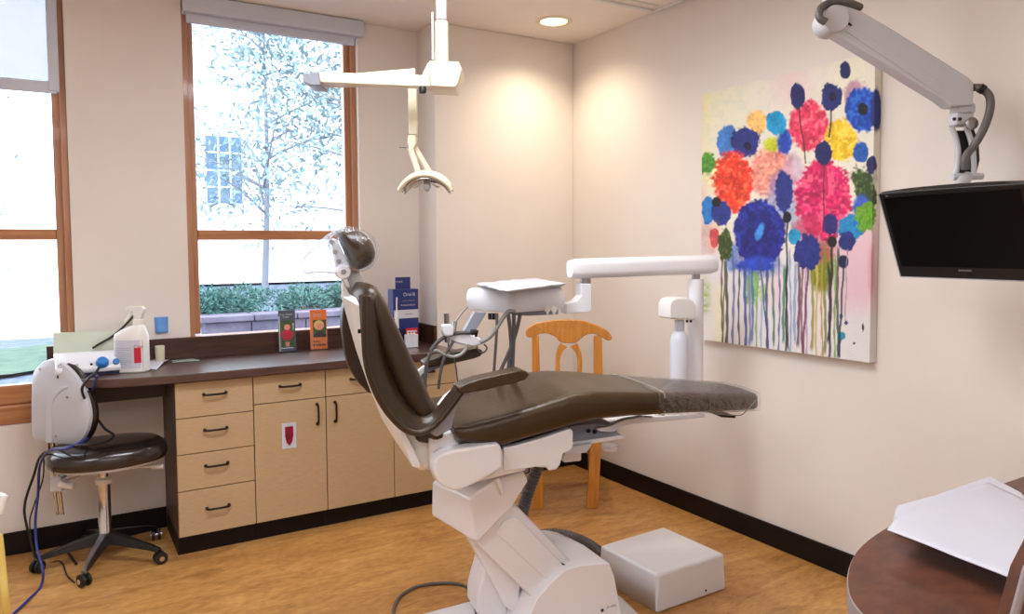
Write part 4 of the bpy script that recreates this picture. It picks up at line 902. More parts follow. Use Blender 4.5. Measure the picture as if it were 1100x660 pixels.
# control head body: a rounded box whose near corner points at the room
hc = Vector((1.455, 2.385, 0)); hl = Vector((1.372, 2.655, 0)); hr_ = Vector((1.765, 2.43, 0)); hb_ = hl+hr_-hc
def rounded(pts, r, n=6):
    o = []
    for k, p_ in enumerate(pts):
        a = (pts[k-1]-p_).normalized(); b = (pts[(k+1) % len(pts)]-p_).normalized(); rr_ = r if k else r*.5
        s_, e_ = p_+a*rr_, p_+b*rr_
        for m_ in range(n+1): u = m_/n; o.append(s_*(1-u)**2+p_*2*u*(1-u)+e_*u*u)
    return o
fpr = rounded([hc, hr_, hb_, hl], .075); ce = sum(fpr, Vector())/len(fpr)
bm = NB(); loft(bm, [[ce+(v-ce)*k+up*z for v in fpr] for z, k in ((1.150, .90), (1.153, .95), (1.170, .985), (1.195, 1.0), (1.215, .985), (1.231, .95), (1.238, .88))])
obj('control_head', bm, M_white, du, angle=50)
dv('under_tray', [(552, 334), (580, 333.5), (600, 333), (600, 338), (568, 339.5), (553, 339)], tD+.1, .18, M_grey, .002)
bm = NB()
for x in (588, 595): tube(bm, [W(x, 330, tD+.145), W(x, 338, tD+.145)], .0045, 8, 1); lathe(bm, [(.012, -.003), (.012, .003)], W(x, 332.5, tD+.145), T, 12)
obj('adjusters', bm, M_whitem, du)
# bracket tray with wrap
quad = [on(x, y, 2, 1.248) for x, y in ((545, 313.5), (608, 305.5), (574, 300), (512, 306))]
ce = sum(quad, Vector())/4; bm = NB()
loft(bm, [[ce+(v-ce)*.9-up*.009 for v in quad], [v+up*0 for v in quad], [v+up*.004 for v in quad], [ce+(v-ce)*.95+up*.004 for v in quad], [ce+(v-ce)*.88-up*.006 for v in quad]]); obj('instrument_tray', bm, M_lgrey, du, smooth=False, label='shallow instrument tray')
bm = NB(); n = 22; R = []
for i in range(n+1):
    r_ = []
    for j in range(n+1):
        u, v = i/n*1.03-.015, j/n*1.03-.015; p_ = (quad[0]*(1-u)+quad[1]*u)*(1-v)+(quad[3]*(1-u)+quad[2]*u)*v
        e = max(abs(u-.5), abs(v-.5)); r_.append(p_+up*(.003+.010*abs(noise.noise(Vector((u*4, v*4, 1))))+.004*noise.noise(Vector((u*9, v*9, 7)))-.03*max(0, e-.5)*4))
    R.append(r_)
loft(bm, R, cap=False, closed=False); obj('tray_wrap', bm, M_paper, du, solid=.001, label='crinkled white paper wrap')
# handpiece holder
dv('holder_arm', [(510, 335), (523, 336), (509, 359), (498, 357)], tD+.09, .03, M_grey, .003)
dv('holder', [(478, 351), (484, 350), (492, 357), (512, 361), (519, 366), (517, 371), (508, 373), (494, 370), (480, 365), (476, 358)], tD+.17, .045, M_white, .008)
dv('holder_ring', [(476, 349), (484, 348), (488, 352), (487, 361), (478, 362), (475, 356)], tD+.19, .035, M_white, .006)
bm = NB(); tube(bm, [W(479.5, 337, tD+.17), W(480, 350, tD+.17), W(480.5, 368, tD+.17)], .010, 12, 4); obj('handpiece', bm, M_stl, du, label='steel handpiece')
bm = NB(); tube(bm, [W(502, 330, tD+.15), W(495, 338, tD+.16), W(489, 346, tD+.17)], .0035, 8, 4); tube(bm, [W(489, 346, tD+.17), W(487.5, 357, tD+.18)], .008, 10, 2); obj('syringe', bm, M_stl, du, label='thin steel syringe')
bm = NB(); tube(bm, [W(506, 357, tD+.2), W(512, 357, tD+.2)], .011, 10, 2); tube(bm, [W(511, 362, tD+.2), W(513, 355, tD+.2)], .005, 8, 2); obj('valve', bm, M_black, du)
def hose(pts, r, mt=M_dgrey, tt=None, nm='hose'):
    b = NB(); tube(b, [W(x, y, (tt if tt is not None else tD+.17)+(e[0] if e else 0)) for x, y, *e in pts], r, 9, 7); obj(nm, b, mt, du)
hose([(505, 357.5), (496, 357.5), (486.7, 359), (475, 364), (467, 371), (463, 378)], .0075)
hose([(463, 378), (469, 377), (477, 381), (487, 383.5), (495, 381), (500, 376), (502, 370)], .0065, M_tgrey)
hose([(482, 366), (482, 375), (487, 383), (490, 396), (491, 406), (493, 415)], .003)
hose([(487, 366), (484, 372), (480, 378), (476, 389), (473, 402), (471, 418)], .006)
hose([(462, 380), (458, 392), (457, 405), (457, 425)], .006)
hose([(512, 372), (515, 378), (520, 378.5), (523, 374), (520, 370)], .0035)
hose([(553, 335), (546, 335), (540, 342), (533, 353), (526, 362), (516, 368)], .0085, M_tgrey, nm='white_hose')
hose([(546, 337), (548, 355), (549, 373), (547, 390), (546, 412)], .0075)
hose([(552, 337), (552, 360), (551, 385), (550, 412)], .0075)
hose([(559, 337), (555, 355), (549, 373), (541, 391), (533, 408)], .0075)
hose([(534, 337), (533.5, 357), (532, 380), (530, 408)], .0055)
bm = NB()
for x in (526, 529.5, 533): obox(bm, W(x, 340, tD+.1), S, T, up, .004, .01, .012)
obj('hose_connectors', bm, M_bronze, du)
# support arm under the leg rest and water bottle
bm = NB(); obox(bm, C3((sz(746, 440, tD)[0]+.5)/2, tD+.06, W(746, 441, tD).z-.002), S, T, up, (sz(746, 440, tD)[0]-.5)/2, .03, .012)
obox(bm, C3(.52, tD/2, W(746, 441, tD).z-.045), S, T, up, .035, .17, .02); obj('support_arm', bm, M_white, du, bevel=.006)
cp = [(719.5, 343), (719.5, 328), (722, 322.5), (728, 320), (738, 320), (745, 323), (748, 330), (748, 344)]
dv('bottle_cap_housing', cp, tD+.09, .1, M_whitem, .008)
bx = W(729.5, 400, tD+.04)
zf = lambda y: W(729.5, y, tD+.04).z-bx.z
bm = NB(); lathe(bm, [(.030, zf(412)), (.037, zf(411)), (.0385, zf(405)), (.0385, zf(366)), (.034, zf(360)), (.022, zf(356)), (.021, zf(344))], bx); obj('water_bottle', bm, M_bottle, du, label='translucent white water bottle')
bm = NB()
for x in (738, 742): lathe(bm, [(.005, -.01), (.005, 0)], W(x, 344, tD+.08))
obj('valve_pins', bm, M_ink, du)

# ------------------------------------------------------------------ hoses on the floor
def ribbed(name, pts, r, label):
    P = smooth_path(pts, 26); b = NB(); tube(b, P, r, 12, 1, rr=None)
    b.free(); b = NB(); rings = []; upv = None; acc = 0
    P2 = []; 
    for a, c_ in zip(P, P[1:]):
        L_ = (c_-a).length; m_ = max(1, int(L_/.0025))
        for k in range(m_): P2.append(a.lerp(c_, k/m_))
    for i, p_ in enumerate(P2):
        t_ = (P2[min(i+1, len(P2)-1)]-P2[max(i-1, 0)]).normalized()
        if upv is None: upv = t_.orthogonal().normalized()
        upv = (upv-t_*upv.dot(t_)).normalized(); si = t_.cross(upv); rr = r*(1.0 if i % 4 < 2 else .84)
        rings.append([p_+(upv*math.cos(a)+si*math.sin(a))*rr for a in [2*PI*k/12 for k in range(12)]])
    loft(b, rings); return obj(name, b, M_dgrey, label=label, cat='hose')
ribbed('corrugated_hose', [W(582, 488, -.13), W(576, 506, -.15), W(568, 528, -.17), W(561, 552, -.2), W(560, 580, -.3), on(574, 577, 2, .027), on(592, 573, 2, .027), on(612, 576, 2, .027), on(633, 585, 2, .027), on(648, 597, 2, .027)], .024, 'grey corrugated hose running behind the lift base to the white step box')
bm = NB(); fl = lambda x, y: Vector((*on(x, y, 2, .006)[:2], .0065))
tube(bm, [fl(424, 690), fl(422, 662), fl(427, 645), fl(440, 634), fl(455, 629), fl(475, 627), fl(493, 628), fl(503, 633)]+[Vector((*on(508, 642, 2, .058)[:2], .059)), Vector((*on(511, 655, 2, .058)[:2], .059)), Vector((*on(516, 680, 2, .058)[:2], .059))], .0065, 10)
obj('floor_hose', bm, M_dgrey, label='grey tube looping over the floor at the foot of the chair base', cat='hose')

# white box on the floor
bm = NB(); B0 = [(1.912, 2.088), (2.288, 2.094), (2.283, 2.455), (1.905, 2.44)]; ce = Vector((2.097, 2.27, 0))
loft(bm, [[Vector((x, y, 0)) for x, y in B0], [Vector((x, y, .012)) for x, y in B0], [ce+(Vector((x, y, 0))-ce)*.975+up*.15 for x, y in B0]])
bx_ = thing('floor_box', 'white square plastic utility box on the floor right of the chair base', 'box', (2.1, 2.27, 0))
obj('cover', bm, M_white, bx_, bevel=.014, seg=4)
bm = NB(); q = Vector((2.17, 2.0905, .028)); lathe(bm, [(.004, 0), (.003, .004)], q, (0, -1, 0), 10); obj('screw', bm, M_bronze, bx_)

# ------------------------------------------------------------------ oak chair in the corner
def oak_chair():
    d = 4.0; o_ = dp(610, 541, d); o_.z = 0; t = thing('wooden_chair', 'honey oak dining chair with curved top rail behind the dental chair, near the corner', 'chair', o_)
    F_ = lambda x, y: dp(x, y, d)
    rail = [(564.5, 356), (568, 351.5), (576, 347.8), (593, 344.7), (611, 344), (626, 345), (641, 349.5), (652, 355), (657, 361), (656.5, 365), (652, 366), (646, 362), (638, 359), (630, 360.5), (624, 365), (619, 369), (603.5, 369), (597, 363), (590, 359.5), (581, 359), (573, 362.5), (566, 362)]
    bm = NB(); h = hh
    P = smooth_path([Vector((x, y, 0)) for x, y in rail]+[Vector((rail[0][0], rail[0][1], 0))], 3)[:-1]
    def cv(x): return .03*(1-((x-611)/46)**2)     # the rail bows backwards
    prism(bm, [F_(v.x, v.y)-h*(.012-cv(v.x)) for v in P], [F_(v.x, v.y)+h*(.020+cv(v.x)) for v in P]); obj('top_rail', bm, M_oak, t, bevel=.006)
    zs = .45
    for x0, x1, xb0, xb1 in ((571.5, 579, 572, 579), (638, 646.5, 630, 642.5)):
        a, b = F_(x0, 361), F_(x1, 361); c_, e = F_(xb0, 541), F_(xb1, 541); c_.z = e.z = 0
        if x0 < 600: c_ = F_(580, 541)-r0*0; c_ = Vector((F_(572, 541).x, F_(572, 541).y, 0)); e = Vector((F_(584, 541).x, F_(584, 541).y, 0))
        k = [c_+(c_-c_), e]; m0 = F_(x0, 430); m1 = F_(x1+2, 430)
        bm = NB(); R = []
        for l, r_ in ((c_, e), (m0, m1), (a, b)): R.append([l, r_, r_+h*.028, l+h*.028])
        loft(bm, R); obj('back_leg', bm, M_oak, t, bevel=.004)
    # lyre splat
    def splat(sg):
        o_p = [(611+sg*9, 369), (611+sg*13, 378), (611+sg*14.5, 390), (611+sg*13, 410), (611+sg*9, 430), (611+sg*7, 446)]; i_p = [(611+sg*1.5, 373), (611+sg*7, 379), (611+sg*9.5, 390), (611+sg*8, 410), (611+sg*3, 425), (611+sg*.5, 446)]
        bm = NB(); O_ = smooth_path([F_(x, y) for x, y in o_p], 5); I_ = smooth_path([F_(x, y) for x, y in i_p], 5)
        loft(bm, [[a, b, b+h*.018, a+h*.018] for a, b in zip(O_, I_)]); obj('splat', bm, M_oak, t, bevel=.002)
    splat(-1); splat(1)
    c_ = (F_(572, 430)+F_(645, 430))/2; c_.z = 0; ce = c_+h*.20
    bm = NB(); q = [ce-r0*.20-h*.19, ce+r0*.20-h*.19, ce+r0*.205+h*.20, ce-r0*.205+h*.20]
    loft(bm, [[v+up*(zs-.01) for v in q], [v+up*(zs+.022) for v in q]]); obj('seat', bm, M_oak, t, bevel=.012, seg=3)
    bm = NB(); ri = [ce+(v-ce)*.9 for v in q]
    for a, b in zip(ri, ri[1:]+ri[:1]):
        dd = (b-a).normalized(); nn = Vector((-dd.y, dd.x, 0))*.01; loft(bm, [[a-nn+up*(zs-.07), a+nn+up*(zs-.07), a+nn+up*(zs-.01), a-nn+up*(zs-.01)], [b-nn+up*(zs-.07), b+nn+up*(zs-.07), b+nn+up*(zs-.01), b-nn+up*(zs-.01)]])
    obj('apron', bm, M_oak, t, bevel=.002)
    for v in (ce+r0*.17+h*.165, ce-r0*.17+h*.165):
        bm = NB(); loft(bm, [[v+r0*x*k+h*y*k+up*z for x, y in ((-.02, -.02), (.02, -.02), (.02, .02), (-.02, .02))] for z, k in ((0, .8), (.4, 1.), (zs-.01, 1.))]); obj('front_leg', bm, M_oak, t, bevel=.003)
oak_chair()

# ------------------------------------------------------------------ operator stool
SCn = Vector((.155, 3.775, 0)); st = thing('operator_stool', 'rolling operator stool with black vinyl seat and grey shell backrest in the knee space', 'stool', SCn)
sc = lambda x, y, z: SCn+Vector((x, y, z))
bm = NB(); R = []
seatc = on(119, 483, 2, .485)
seatc = Vector((.175, 3.72, .012))
for z, k in ((.455, .86), (.462, .97), (.482, 1.0), (.515, .97), (.535, .86), (.541, .6), (.540, .2)):
    ring = []
    for i in range(40):
        a = 2*PI*i/40; rx, ry = .24, .19; cs, sn = math.cos(a), math.sin(a); ring.append(seatc+Vector((rx*k*abs(cs)**.86*(1 if cs > 0 else -1), ry*k*abs(sn)**.86*(1 if sn > 0 else -1), z)))
    R.append(ring)
loft(bm, R); obj('seat', bm, M_blk, st, angle=60)
bm = NB(); loft(bm, [[seatc+Vector((.225*k*math.cos(2*PI*i/40), .18*k*math.sin(2*PI*i/40), z)) for i in range(40)] for z, k in ((.44, .8), (.446, .95), (.458, .98))]); obj('seat_pan', bm, M_lgrey, st)
bm = NB(); lathe(bm, [(.03, .09), (.03, .12), (.027, .125), (.027, .36), (.02, .362), (.02, .44)], SCn, n=24); obj('gas_column', bm, M_chr, st)
bm = NB(); lathe(bm, [(.033, .355), (.034, .362), (.034, .375), (.02, .385)], SCn, n=24); obj('column_cap', bm, M_whitem, st)
for k in range(5):
    a = math.radians(249-0+72*k); u = Vector((math.cos(a), math.sin(a), 0)); v = Vector((-u.y, u.x, 0)); R = []
    for r_, w, z0, z1 in ((.02, .026, .085, .135), (.12, .022, .075, .112), (.22, .016, .060, .085), (.262, .013, .052, .070)): R.append([SCn+u*r_+v*(w*i)+up*z for i, z in ((-1, z0), (1, z0), (.6, z1), (-.6, z1))])
    bm = NB(); loft(bm, R); leg = obj('base_leg', bm, M_stl if k == 0 else M_black, st, bevel=.004)
    cpos = SCn+u*.262; roll_ = Vector((math.cos(a+.9), math.sin(a+.9), 0)); axl = Vector((-roll_.y, roll_.x, 0))
    bm = NB()
    for s in (-1, 1): lathe(bm, [(.018, -.007), (.027, -.005), (.027, .005), (.018, .007)], cpos+axl*.013*s+up*.0275, axl, 18)
    lathe(bm, [(.006, .03), (.006, .056)], cpos, n=10); obj('caster', bm, M_rub, leg)
    bm = NB(); lathe(bm, [(.011, -.024), (.011, .024)], cpos+up*.0275, axl, 12); obx = NB(); obx.free(); obj('caster_hub', bm, M_chr, leg)
bm = NB(); tube(bm, [W_ for W_ in (sc(0, 0, .435), sc(.1, -.06, .425), sc(.2, -.09, .42))], .005, 8); tube(bm, [sc(.19, -.088, .42), sc(.235, -.10, .418)], .011, 10, 2); obj('height_lever', bm, M_whitem, st)
# backrest at the left, its grey back shell to the camera
bd = 3.25
shell = [(47, 388), (58, 387), (72, 395), (85, 411), (93, 430), (96, 447), (93, 463), (86, 474), (76, 478), (46, 475), (37, 472), (34, 462), (34, 420), (36, 400)]
P = smooth_path([Vector((x, y, 0)) for x, y in shell]+[Vector((shell[0][0], shell[0][1], 0))], 3)[:-1]
bn = (hh*.93+r0*.36).normalized(); bu = Vector((-bn.y, bn.x, 0))*-1    # facing direction of the backrest, and its width direction
bc = dp(64, 435, bd)
def onplane(px, py, off):
    r = ray(px, py); return CAM+r*(((bc+bn*off-CAM).dot(bn))/r.dot(bn))
base_pts = [onplane(v.x, v.y, 0) for v in P]; ce = sum(base_pts, Vector())/len(base_pts)
bm = NB(); loft(bm, [[ce+(v-ce)*.80-bn*.012 for v in base_pts], [ce+(v-ce)*.93-bn*.006 for v in base_pts], [v for v in base_pts], [v+bn*.018 for v in base_pts]]); obj('backrest_shell', bm, M_lgrey, st, angle=50, bevel=.003)
bm = NB(); loft(bm, [[v+bn*.018 for v in base_pts], [ce+(v-ce)*1.02+bn*.026 for v in base_pts], [ce+(v-ce)*1.02+bn*.045 for v in base_pts], [ce+(v-ce)*.9+bn*.058 for v in base_pts], [ce+(v-ce)*.5+bn*.064 for v in base_pts]]); obj('backrest_cushion', bm, M_blk, st, angle=60)
rg = [(50, 476), (50, 440), (56, 424), (66, 416), (75, 414), (75, 417), (67, 420), (60, 428), (56, 440), (57, 476)]
q = [onplane(x, y, -.008) for x, y in rg]; bm = NB(); prism(bm, [v-bn*.006 for v in q], [v+bn*.004 for v in q]); obj('backrest_rib', bm, M_lgrey, st, bevel=.003)
for x, y in ((72, 427), (60, 469), (43, 397)):
    bm = NB(); lathe(bm, [(.006, 0), (.005, .003)], onplane(x, y, -.013), -bn, 12); obj('screw', bm, M_tgrey, st)
p0, p1 = onplane(51, 470, .0), onplane(62, 553, .04)
bm = NB(); 
for k in (0, .022): tube(bm, [p0+bu*k*0+r0*k, p1+r0*k], .007, 10, 1)
obj('backrest_post', bm, M_chr, st, label='twin chrome backrest rods')
pj = onplane(63, 519, .04)
bm = NB(); obox(bm, pj, r0, hh, up, .026, .024, .034); obj('post_clamp', bm, M_lgrey, st, bevel=.006)
bm = NB(); tube(bm, [pj+r0*.02-hh*.02, pj+r0*.09-hh*.03-up*.008], .016, 14, 1); obj('adjust_knob', bm, M_whitem, st)
bm = NB(); tube(bm, [pj+hh*.02, sc(-.12, -.06, .42), sc(0, 0, .435)], .010, 10); obj('post_bracket', bm, M_stl, st)

# cables
def cable(name, pts, r, mt, label, grp=None):
    b = NB(); tube(b, pts, r, 8, 8); o = obj(name, b, mt, label=label, cat='cable')
    return o
g = lambda x, y, d: dp(x, y, d)
g2 = lambda x, y, Y: on(x, y, 1, Y)
cable('charger_cord', [g2(100, 374, 3.95), g2(108, 369, 3.98), g2(120, 362, 4.0), g2(132, 352, 4.03), g2(143, 340, 4.068), g2(146, 336, 4.072)], .0055, M_rub, 'black cord rising from the scaler behind the spray bottle to the wall outlet')
cable('power_cable', [g2(112, 386, 3.90), g2(103, 400, 3.68), g2(95, 407, 3.58), g2(88, 420, 3.60), g2(98, 440, 3.72), g2(112, 460, 3.74), g2(122, 468, 3.66), g2(112, 476, 3.52), g2(85, 479, 3.46), g2(62, 482, 3.72), g2(44, 490, 3.9), g2(36, 512, 4.0), g2(27, 540, 4.0), g2(28, 562, 3.98), on(40, 600, 2, .008), on(56, 596, 2, .008), on(70, 592, 2, .008), on(82, 606, 2, .008)], .0055, M_rub, 'black cable draped over the stool seat and down to the floor')
cable('data_cable', [g2(104, 404, 3.56), g2(94, 440, 3.80), g2(98, 466, 3.76), g2(75, 481, 3.47), g2(54, 484, 3.66), g2(43, 500, 3.86), g2(41, 530, 3.92), g2(38, 560, 3.86), g2(40, 590, 3.75), g2(46, 612, 3.62), on(44, 630, 2, .0065), on(30, 645, 2, .0065), on(12, 662, 2, .0065), on(0, 672, 2, .0065)], .0055, M_bcab, 'blue cable hanging past the stool and curling left along the floor')
cable('thin_cable', [g2(47, 490, 3.88), g2(46, 515, 3.96), g2(36, 545, 4.0), g2(32, 565, 3.96), on(40, 606, 2, .006), on(64, 603, 2, .006), on(72, 618, 2, .006), on(80, 626, 2, .006)], .003, M_rub, 'thin black wire beside the blue cable near the stool')
# left edge stand
t = thing('floor_stand', 'pale yellow pole with white connector at the left edge of the view', 'stand', on(2, 690, 2, 0))
bm = NB(); tube(bm, [dp(-2, 575, 2.25), dp(2, 610, 2.25), dp(6, 660, 2.25), on(8, 735, 2, .002)], .012, 12, 4); obj('pole', bm, M_yel, t)
bm = NB(); lathe(bm, [(.015, -.03), (.022, -.028), (.022, .024), (.012, .03)], dp(-3, 541, 2.2), (.3, .2, 1), 20); obj('connector', bm, M_whitem, t)
bm = NB(); tube(bm, [dp(-3, 548, 2.2), dp(-5, 565, 2.22), dp(-2, 577, 2.25)], .008, 10); obj('connector_neck', bm, M_whitem, t)
bm = NB(); q = on(8, 735, 2, 0); lathe(bm, [(.05, 0), (.05, .006), (.02, .012)], q); obj('foot', bm, M_whitem, t)

# ------------------------------------------------------------------ table with folded paper at the right
ZTb = .75; t = thing('side_desk', 'brown laminate desk with rounded end in the lower right foreground', 'desk', (2.0, .6, 0))
edge = [(2.80, 1.017), (2.3, 1.016), (1.85, 1.010), (1.64, .998), (1.47, .962), (1.35, .910), (1.245, .838), (1.19, .765), (1.165, .68), (1.17, .58), (1.21, .47), (1.3, .38), (1.45, .32), (1.7, .30), (2.80, .30)]
P = smooth_path([Vector((x, y, 0)) for x, y in edge], 4)
bm = NB(); prism(bm, [v+up*ZTb for v in P], [v+up*(ZTb-.002) for v in P]); obj('desk_top', bm, M_tab, t, smooth=False)
bm = NB(); ce = Vector((2.0, .66, 0)); prism(bm, [v+(v-ce).normalized()*.003+up*(ZTb-.0015) for v in P], [v+(v-ce).normalized()*.003+up*(ZTb-.04) for v in P]); obj('edge_band', bm, M_edge, t, bevel=.003)
bm = NB(); box(bm, 1.45, 2.795, .40, .90, 0, ZTb-.041); obj('pedestal', bm, M_cabd, t, bevel=.003)
# folded paper drape
pl = [(953, 567, 0), (957, 552, 0), (985, 546, 0), (1002, 541, 0), (1064, 515, 0), (1080, 521, 0), (1103, 540, 0), (1112, 600, 0), (1100, 630, 0)]
t = thing('folded_paper_drape', 'white folded paper drape lying on the brown desk', 'paper drape', (*on(1020, 570, 2, ZTb)[:2], ZTb))
G = lambda x, y, z: on(x, y, 2, ZTb+z)
bot = [G(954, 574, .001), G(957, 560, .001), G(1000, 548, .001), G(1064, 524, .001), G(1102, 545, .001), G(1150, 620, .001), G(1104, 630, .001), G(1030, 601, .001)]
def soft(pts, k): return smooth_path(pts+[pts[0]], k)[:-1]
ce = sum(bot, Vector())/len(bot); Bt = [ce+(v-ce)*.94 for v in bot]; R = []
A0 = [ce+(v-ce)*.97 for v in Bt]; 
R = [[v+up*0 for v in A0], [v+up*.012 for v in Bt], [v+up*.030 for v in Bt], [ce+(v-ce)*.97+up*.042 for v in Bt]]
bm = NB(); loft(bm, R); obj('folded_stack', bm, M_paper, t, bevel=.006, seg=3)
# loose top layer with a raised fold
bm = NB(); n = 24; R = []
qa, qb, qc, qd = G(953, 573, .04), G(1104, 632, .04), G(1108, 545, .04), G(1062, 522, .04)
ql = G(985, 552, .04)
for i in range(n+1):
    r_ = []
    for j in range(n+1):
        u, v = i/n, j/n; p_ = (qa*(1-u)+qb*u)*(1-v)+((qa*.25+ql*.75).lerp(qd, min(1, u*1.6)) if u < .625 else qd.lerp(qc, (u-.625)/.375))*v
        p_.z = ZTb+.046+.012*math.sin(PI*v)*1.0+.012*math.exp(-((v-.85)/.12)**2)*math.sin(PI*min(1, u*1.3))+.004*noise.noise(Vector((p_.x*9, p_.y*9, 2)))
        r_.append(p_)
    R.append(r_)
loft(bm, R, cap=False, closed=False); obj('top_sheet', bm, M_paper, t, solid=.002)
# raised brown panel at the far right edge
q = [dp(1086, 675, 1.05), dp(1103, 612, 1.05), dp(1130, 560, 1.05), dp(1190, 560, 1.05), dp(1190, 675, 1.05)]
bm = NB(); nn = Vector((-.3, .95, 0)).normalized(); prism(bm, q, [v+nn*.02 for v in q])
t = thing('wood_panel', 'tilted brown panel with pale edge at the lower right corner', 'panel', q[0])
obj('board', bm, M_tab, t, bevel=.001)
bm = NB(); tube(bm, [q[0], q[1], q[2]], .006, 8, 1); obj('edge_strip', bm, M_edge, t)
bm = NB(); tube(bm, [q[4].lerp(q[0], .3), Vector((q[4].lerp(q[0], .3).x, q[4].lerp(q[0], .3).y, 0.001))], .02, 10, 1); obj('panel_leg', bm, M_cabd, t)

# ------------------------------------------------------------------ outside
def ext_noise_mat(name, a, b, sc, rough=.9): return mat(name, a, rough, rgb2=b, vscale=sc)
M_grd = ext_noise_mat('outside_gravel', (104, 118, 138), (62, 76, 100), 9); M_gra = ext_noise_mat('outside_grass', (82, 108, 88), (60, 84, 74), 5)
M_stone = ext_noise_mat('stone_cap', (122, 116, 134), (92, 88, 108), 6); M_jun = mat('juniper_leaf', (88, 134, 126), .7, rgb2=(52, 94, 92), vscale=4)
M_overexp = mat('overexposed_ground', (206, 206, 210), .9, var=.05); M_twig = mat('twig_bark', (120, 124, 136), .9); M_leaf = mat('pale_leaf', (136, 158, 160), .8, rgb2=(106, 132, 140), vscale=3)
M_side = mat('white_siding', (226, 228, 232), .8); M_glz = mat('house_glass', (70, 96, 128), .2, rgb2=(110, 140, 168), vscale=1.5); M_trim2 = mat('house_trim', (240, 240, 244), .7)
bm = NB(); R = []
for i in range(41):
    r_ = []
    for j in range(31):
        y = YA+.3+26*(i/40)**1.6; x = -14+34*j/30; z = .12+.03*noise.noise(Vector((x*.7, y*.7, 0)))
        if x > 1.0 and y > 6.75: z = max(z, .68+.02*(y-6.75))
        r_.append(Vector((x, y, z)))
    R.append(r_)
loft(bm, R, cap=False, closed=False); obj('yard', bm, M_grd, kind='structure')
bm = NB(); loft(bm, [[Vector((x, y, (.0 if y < 13 else .17+(y-13)*.004) if x < 1 else .72+.02*(y-6.75))) for x in (-14, -6, -1, .6, 1.05, 6, 16)] for y in (12.6, 13, 18, 31)], cap=False, closed=False); obj('overexposed_ground', bm, M_overexp, kind='structure')  # far ground coloured near white to stand in for overexposed daylight
bm = NB(); R = []
for i in range(9):
    r_ = []
    for j in range(17):
        y = 9.2+2.2*i/8+.3*math.sin(j*.9); x = -3.4+3.7*j/16; r_.append(Vector((x, y, .165+.03*noise.noise(Vector((x*.7, y*.7, 0))))))
    R.append(r_)
loft(bm, R, cap=False, closed=False); obj('lawn', bm, M_gra, kind='stuff', label='patch of green grass in the yard outside the left window', cat='grass')
t = thing('retaining_wall', 'low grey-violet stone retaining wall outside the right window', 'stone wall', (2.4, 6.55, 0))
obj('wall_face', box(NB(), 1.04, 3.6, 6.53, 6.75, 0, .79), M_stone, t, bevel=.01)
x = 1.0; 
for w in (.42, .36, .5, .4, .46, .4):
    obj('cap_stone', box(NB(), x+.003, x+w-.003, 6.48, 6.80, .79, .845), M_stone, t, bevel=.012); x += w
rows = NB(); x = 1.05; k = 0
for z0, z1 in ((.6, .785), (.4, .595), (.2, .395)):
    x = 1.045+(.2 if k % 2 else 0)
    while x < 3.5: w = .36+.1*((k*7) % 3); box(rows, x, min(3.59, x+w-.008), 6.515, 6.535, z0, z1); x += w; k += 1
obj('stone_courses', rows, M_stone, t, bevel=.006)
def leaves(name, centers, n, size, mt, parent, flat=.6):
    P = []; Fc = []
    for _ in range(n):
        c0, rad = centers[rng.integers(len(centers))]
        d = rng.normal(size=3); d /= np.linalg.norm(d); p = np.array(c0)+d*np.array(rad)*(.55+.5*rng.random())
        a = rng.normal(size=3); a /= np.linalg.norm(a); a = a*.6+d*.6; b = np.cross(a, rng.normal(size=3)); b /= np.linalg.norm(b); s = size*(.6+.8*rng.random())
        i = len(P); P += [p, p+a*s*.5+b*s*.22, p+a*s*1.2, p+a*s*.5-b*s*.22]; Fc.append((i, i+1, i+2, i+3))
    me = bpy.data.meshes.new(name); me.from_pydata([tuple(Vector(q)-ORG[parent.name]) for q in P], [], Fc); me.materials.append(mt); o = bpy.data.objects.new(name, me); COL.objects.link(o); o.parent = parent; return o
for k, (x0, n_, lab) in enumerate(((1.35, 5200, 'low green juniper shrub on the stone wall, left one seen through the right window'), (2.35, 6400, 'wide green juniper shrub on the stone wall, right one behind the brochures'))):
    t = thing('juniper_shrub', lab, 'shrub', (x0, 7.0, .75), 'junipers on the stone wall')
    cs = [((x0+random.uniform(-.45, .45), 7.05+random.uniform(-.2, .3), .86+random.uniform(-.02, .08)), (.24, .22, .13)) for _ in range(10)]
    leaves('foliage', cs, n_*2, .034, M_jun, t)
    bm = NB()
    for c0, _ in cs[:6]: tube(bm, [(x0, 7.05, .68), ((x0+c0[0])/2, 7.0, .8), c0], .012, 6)
    obj('branches', bm, M_twig, t)
t = thing('neighbour_house', 'white house with a gridded sash window seen through the upper right window', 'house', (3, 14, 0))
obj('siding', box(NB(), .6, 9, 14.1, 18, 0, 6.5), M_side, t)
obj('window_trim', box(NB(), 2.25, 2.98, 14.04, 14.12, 2.12, 3.45), M_trim2, t)
for z0, z1 in ((2.2, 2.76), (2.8, 3.37)):
    w_ = obj('window_sash', box(NB(), 2.32, 2.91, 14.0, 14.05, z0, z1), M_glz, t, label='grey-blue glass sash')
    bm = NB()
    for i in range(1, 3): x = 2.32+.59*i/3; box(bm, x-.014, x+.014, 13.98, 14.0, z0, z1)
    zz_ = (z0+z1)/2; box(bm, 2.32, 2.91, 13.985, 14.0, zz_-.014, zz_+.014); obj('muntins', bm, M_trim2, w_)
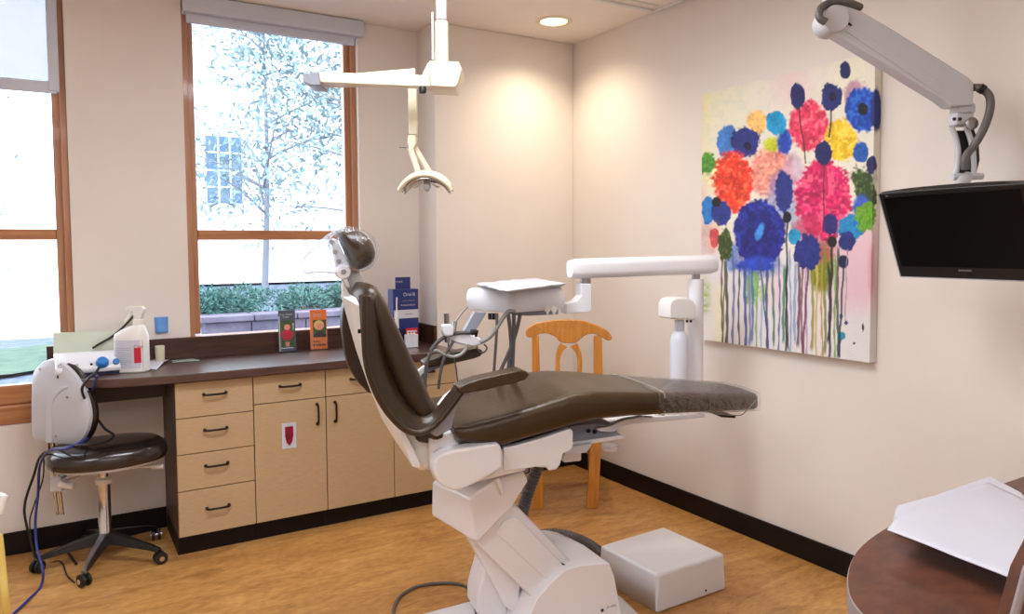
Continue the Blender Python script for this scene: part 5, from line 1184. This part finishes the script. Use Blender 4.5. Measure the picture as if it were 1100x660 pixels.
def tree(x, y, h_, n, spread, lab, seed, z0=.6, crown=.35):
    random.seed(seed); t = thing('bare_tree', lab, 'tree', (x, y, z0), 'trees in the yard'); bm = NB(); tips = []
    top = Vector((x+random.uniform(-.3, .3), y, z0+h_)); tube(bm, [(x, y, z0), (x+.08, y, z0+h_*.4), top], .1, 8, 5, rr=lambda u: .045*(1-u)+.01)
    for k in range(26):
        u = .25+.75*random.random(); s = Vector((x, y, z0)).lerp(top, u); a = random.random()*2*PI; L_ = spread*(1.15-u)*random.uniform(.6, 1.1); e = s+Vector((math.cos(a)*L_, math.sin(a)*L_, L_*random.uniform(.1, .7)))
        m_ = s.lerp(e, .5)+Vector((0, 0, .06)); tube(bm, [s, m_, e], .02, 5, 4, rr=lambda u: .018*(1-u)+.004); tips += [(tuple(s.lerp(e, .5)), (.6, .6, .5)), (tuple(e), (.7, .7, .6))]
        for j in range(3):
            s2 = s.lerp(e, random.uniform(.4, .9)); e2 = s2+Vector((random.uniform(-.4, .4), random.uniform(-.4, .4), random.uniform(-.1, .5))); tube(bm, [s2, s2.lerp(e2, .5)+Vector((0, 0, .03)), e2], .006, 4, 3)
    obj('branches', bm, M_twig, t); leaves('foliage', tips, n, .095, M_leaf, t)
tree(4.15, 10.2, 4.7, 6500, 2.2, 'leafy pale tree right of the neighbour house window', 3)
tree(2.6, 11.2, 4.8, 4200, 1.9, 'thin tree in front of the neighbour house wall', 5)
tree(-1.6, 15, 4.2, 500, 1.8, 'distant bare tree seen through the left window', 9, z0=.2)

# ------------------------------------------------------------------ world
w = bpy.data.worlds.new('world'); SC.world = w; w.use_nodes = True; N = w.node_tree.nodes; L = w.node_tree.links
bg = N['Background']; sk = N.new('ShaderNodeTexSky'); sk.sky_type = 'HOSEK_WILKIE'; sk.turbidity = 6; sk.sun_direction = Vector((.3, -.6, .7)).normalized()
mxn = N.new('ShaderNodeMix'); mxn.data_type = 'RGBA'; mxn.inputs[0].default_value = .75; mxn.inputs[7].default_value = (.86, .92, 1.0, 1)
L.new(sk.outputs[0], mxn.inputs[6]); L.new(mxn.outputs[2], bg.inputs[0]); bg.inputs[1].default_value = 7.5

SC.view_settings.view_transform = 'Standard'; SC.view_settings.look = 'None'; SC.view_settings.gamma = 1; SC.view_settings.exposure = 0.0
SC.view_settings.use_curve_mapping = False
